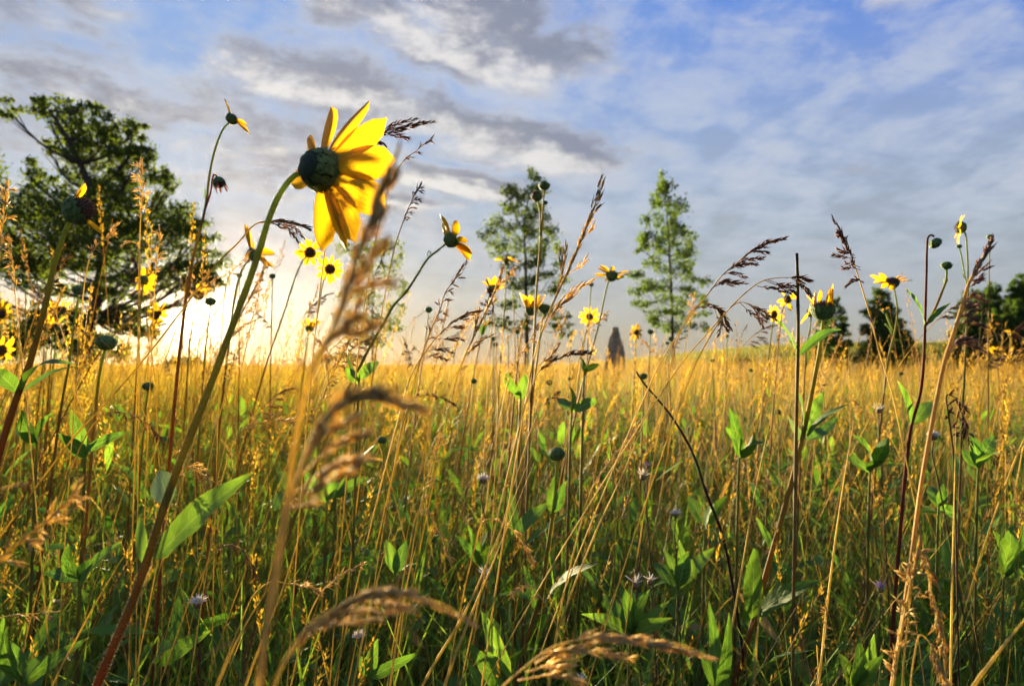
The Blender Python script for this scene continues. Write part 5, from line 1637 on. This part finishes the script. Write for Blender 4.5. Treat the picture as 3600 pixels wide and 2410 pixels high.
r = np.random.default_rng(200)
parts = []
for n, r0, r1, half, h0, h1, w, ns in ((6800, .55, 2.2, 1.05, .14, .52, .0040, 6), (11000, 2.2, 7.0, .86, .16, .46, .0050, 4), (16000, 7., 22., .82, .2, .5, .012, 3)):
    x, y = polar(n, r0, r1, half, r)
    h = r.uniform(h0, h1, n)
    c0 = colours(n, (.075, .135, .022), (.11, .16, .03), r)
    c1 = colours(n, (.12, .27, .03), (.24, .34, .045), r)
    dry = r.uniform(0, 1, n) < .15
    c1[dry] = colours(dry.sum(), (.30, .20, .06), (.38, .26, .09), r)
    lean = np.stack([r.normal(.10, .22, n), r.normal(0, .22, n)], -1)
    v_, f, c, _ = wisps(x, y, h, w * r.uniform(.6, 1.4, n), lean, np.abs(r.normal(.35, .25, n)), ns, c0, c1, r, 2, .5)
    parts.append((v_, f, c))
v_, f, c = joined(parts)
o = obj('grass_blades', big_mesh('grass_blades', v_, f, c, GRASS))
tag(o, 'green grass blades growing low between the dry stalks', 'grass', kind='stuff')

# low lance-shaped leaves filling the understorey
r = np.random.default_rng(260)
n = 9500
x, y = polar(n, .75, 5.5, .95, r)
keep = r.uniform(0, 1, n) < np.clip(1.6 / np.hypot(x, y), .25, 1)
x, y = x[keep], y[keep]
n = len(x)
hz = r.uniform(.06, .52, n) * np.clip(np.hypot(x, y) / 1.5, .45, 1)
az = r.uniform(0, 2 * np.pi, n)
el = r.uniform(.15, 1.2, n)
ln = r.uniform(.055, .125, n)
d = np.stack([np.cos(az) * np.cos(el), np.sin(az) * np.cos(el), np.sin(el)], -1)
sd = np.stack([-np.sin(az), np.cos(az), r.normal(0, .35, n)], -1)
sd /= np.linalg.norm(sd, axis=1)[:, None]
P0 = np.stack([x, y, ground_z(x, y) + hz], -1)
wd = ln * r.uniform(.16, .27, n)
rows = []
for t, q in ((0, .06), (.22, .72), (.48, 1.0), (.76, .62), (1.0, .04)):
    ctr = P0 + d * (ln * t)[:, None]
    ctr[:, 2] -= .22 * ln * t * t
    off = sd * (wd * .5 * q)[:, None]
    dip = np.zeros((n, 3)); dip[:, 2] = -wd * .12 * q
    rows.append(np.stack([ctr - off, ctr + dip, ctr + off], 1))
v_ = np.stack(rows, 1).reshape(-1, 3)
vi = np.arange(n * 15).reshape(n, 5, 3)
f = np.concatenate([np.stack([vi[:, :-1, k], vi[:, :-1, k + 1], vi[:, 1:, k + 1], vi[:, 1:, k]], -1).reshape(-1, 4) for k in (0, 1)])
c1 = colours(n, (.065, .17, .024), (.16, .29, .04), r)
old = r.uniform(0, 1, n) < .10
c1[old] = colours(old.sum(), (.26, .20, .05), (.34, .22, .07), r)
o = obj('low_green_leaves', big_mesh('low_green_leaves', v_, f, np.repeat(c1, 15, axis=0), GRASS, True))
tag(o, 'low lance shaped green leaves crowding the understorey', 'leaves', kind='stuff')

# brown thatch and fine dead stems close to the ground
r = np.random.default_rng(300)
parts = []
for n, r0, r1, w in ((3600, .4, 2.4, .0016), (5000, 2.4, 6., .003)):
    x, y = polar(n, r0, r1, 1.1, r)
    h = r.uniform(.08, .34, n)
    c0 = colours(n, (.07, .05, .025), (.12, .09, .04), r); c1 = colours(n, (.13, .09, .04), (.30, .22, .08), r)
    lean = np.stack([r.normal(.05, .45, n), r.normal(0, .45, n)], -1)
    v_, f, c, _ = wisps(x, y, h, w * r.uniform(.6, 1.5, n), lean, np.abs(r.normal(.3, .3, n)), 4, c0, c1, r, 2, .5)
    parts.append((v_, f, c))
v_, f, c = joined(parts)
o = obj('dry_thatch', big_mesh('dry_thatch', v_, f, c, GRASS))
tag(o, 'brown dead stems and thatch low in the shade of the meadow', 'grass', kind='stuff')

# distant meadow and hill grass
r = np.random.default_rng(400)
n = 70000
x, y = polar(n, 22, 95, .80, r)
far = np.clip((np.hypot(x, y) - 22) / 60, 0, 1)
h = r.uniform(.34, .84, n) * (1 - .35 * (ground_z(x, y) > .6))
hill = np.clip(ground_z(x, y) / 1.2, 0, 1)[:, None]
c1 = colours(n, (.17, .105, .018), (.29, .18, .034), r) * (1 - hill) + colours(n, (.10, .13, .025), (.16, .15, .04), r) * hill  # far grass colour kept darker than near straw to offset the sunlight
c0 = colours(n, (.10, .09, .025), (.14, .12, .035), r) * (1 - hill) + colours(n, (.06, .08, .018), (.09, .11, .025), r) * hill
lean = np.stack([r.normal(.10, .15, n), r.normal(0, .12, n)], -1)
v_, f, c, _ = wisps(x, y, h, (.016 + .05 * far) * r.uniform(.6, 1.4, n), lean, np.abs(r.normal(.12, .1, n)), 2, c0, c1, r, 2, .5)
o = obj('distant_meadow_grass', big_mesh('distant_meadow_grass', v_, f, c, GRASS))
tag(o, 'far meadow grass running up to the horizon and the hill', 'grass', kind='stuff')

# ------------------------------------------------------------------ morning haze
HAZE_DENSITY = 0.00005
def build_haze():
    x0, x1, y0, y1, z0, z1 = -166, 166, -26, 166, -1.3, 16.0
    vs = [(x, y, z) for z in (z0, z1) for y in (y0, y1) for x in (x0, x1)]
    fs = [(0, 2, 3, 1), (4, 5, 7, 6), (0, 1, 5, 4), (2, 6, 7, 3), (0, 4, 6, 2), (1, 3, 7, 5)]
    me = bpy.data.meshes.new('haze')
    me.from_pydata(vs, [], fs)
    m, N = material('haze_air')
    p = N.n('ShaderNodeVolumePrincipled')
    p.inputs['Color'].default_value = (0.93, 0.91, 0.88, 1)
    p.inputs['Density'].default_value = HAZE_DENSITY
    p.inputs['Anisotropy'].default_value = 0.80
    out = N.n('ShaderNodeOutputMaterial')
    N.t.links.new(p.outputs[0], out.inputs['Volume'])
    me.materials.append(m)
    tag(obj('haze', me), 'thin golden morning haze over the meadow', 'haze', kind='stuff')


build_haze()
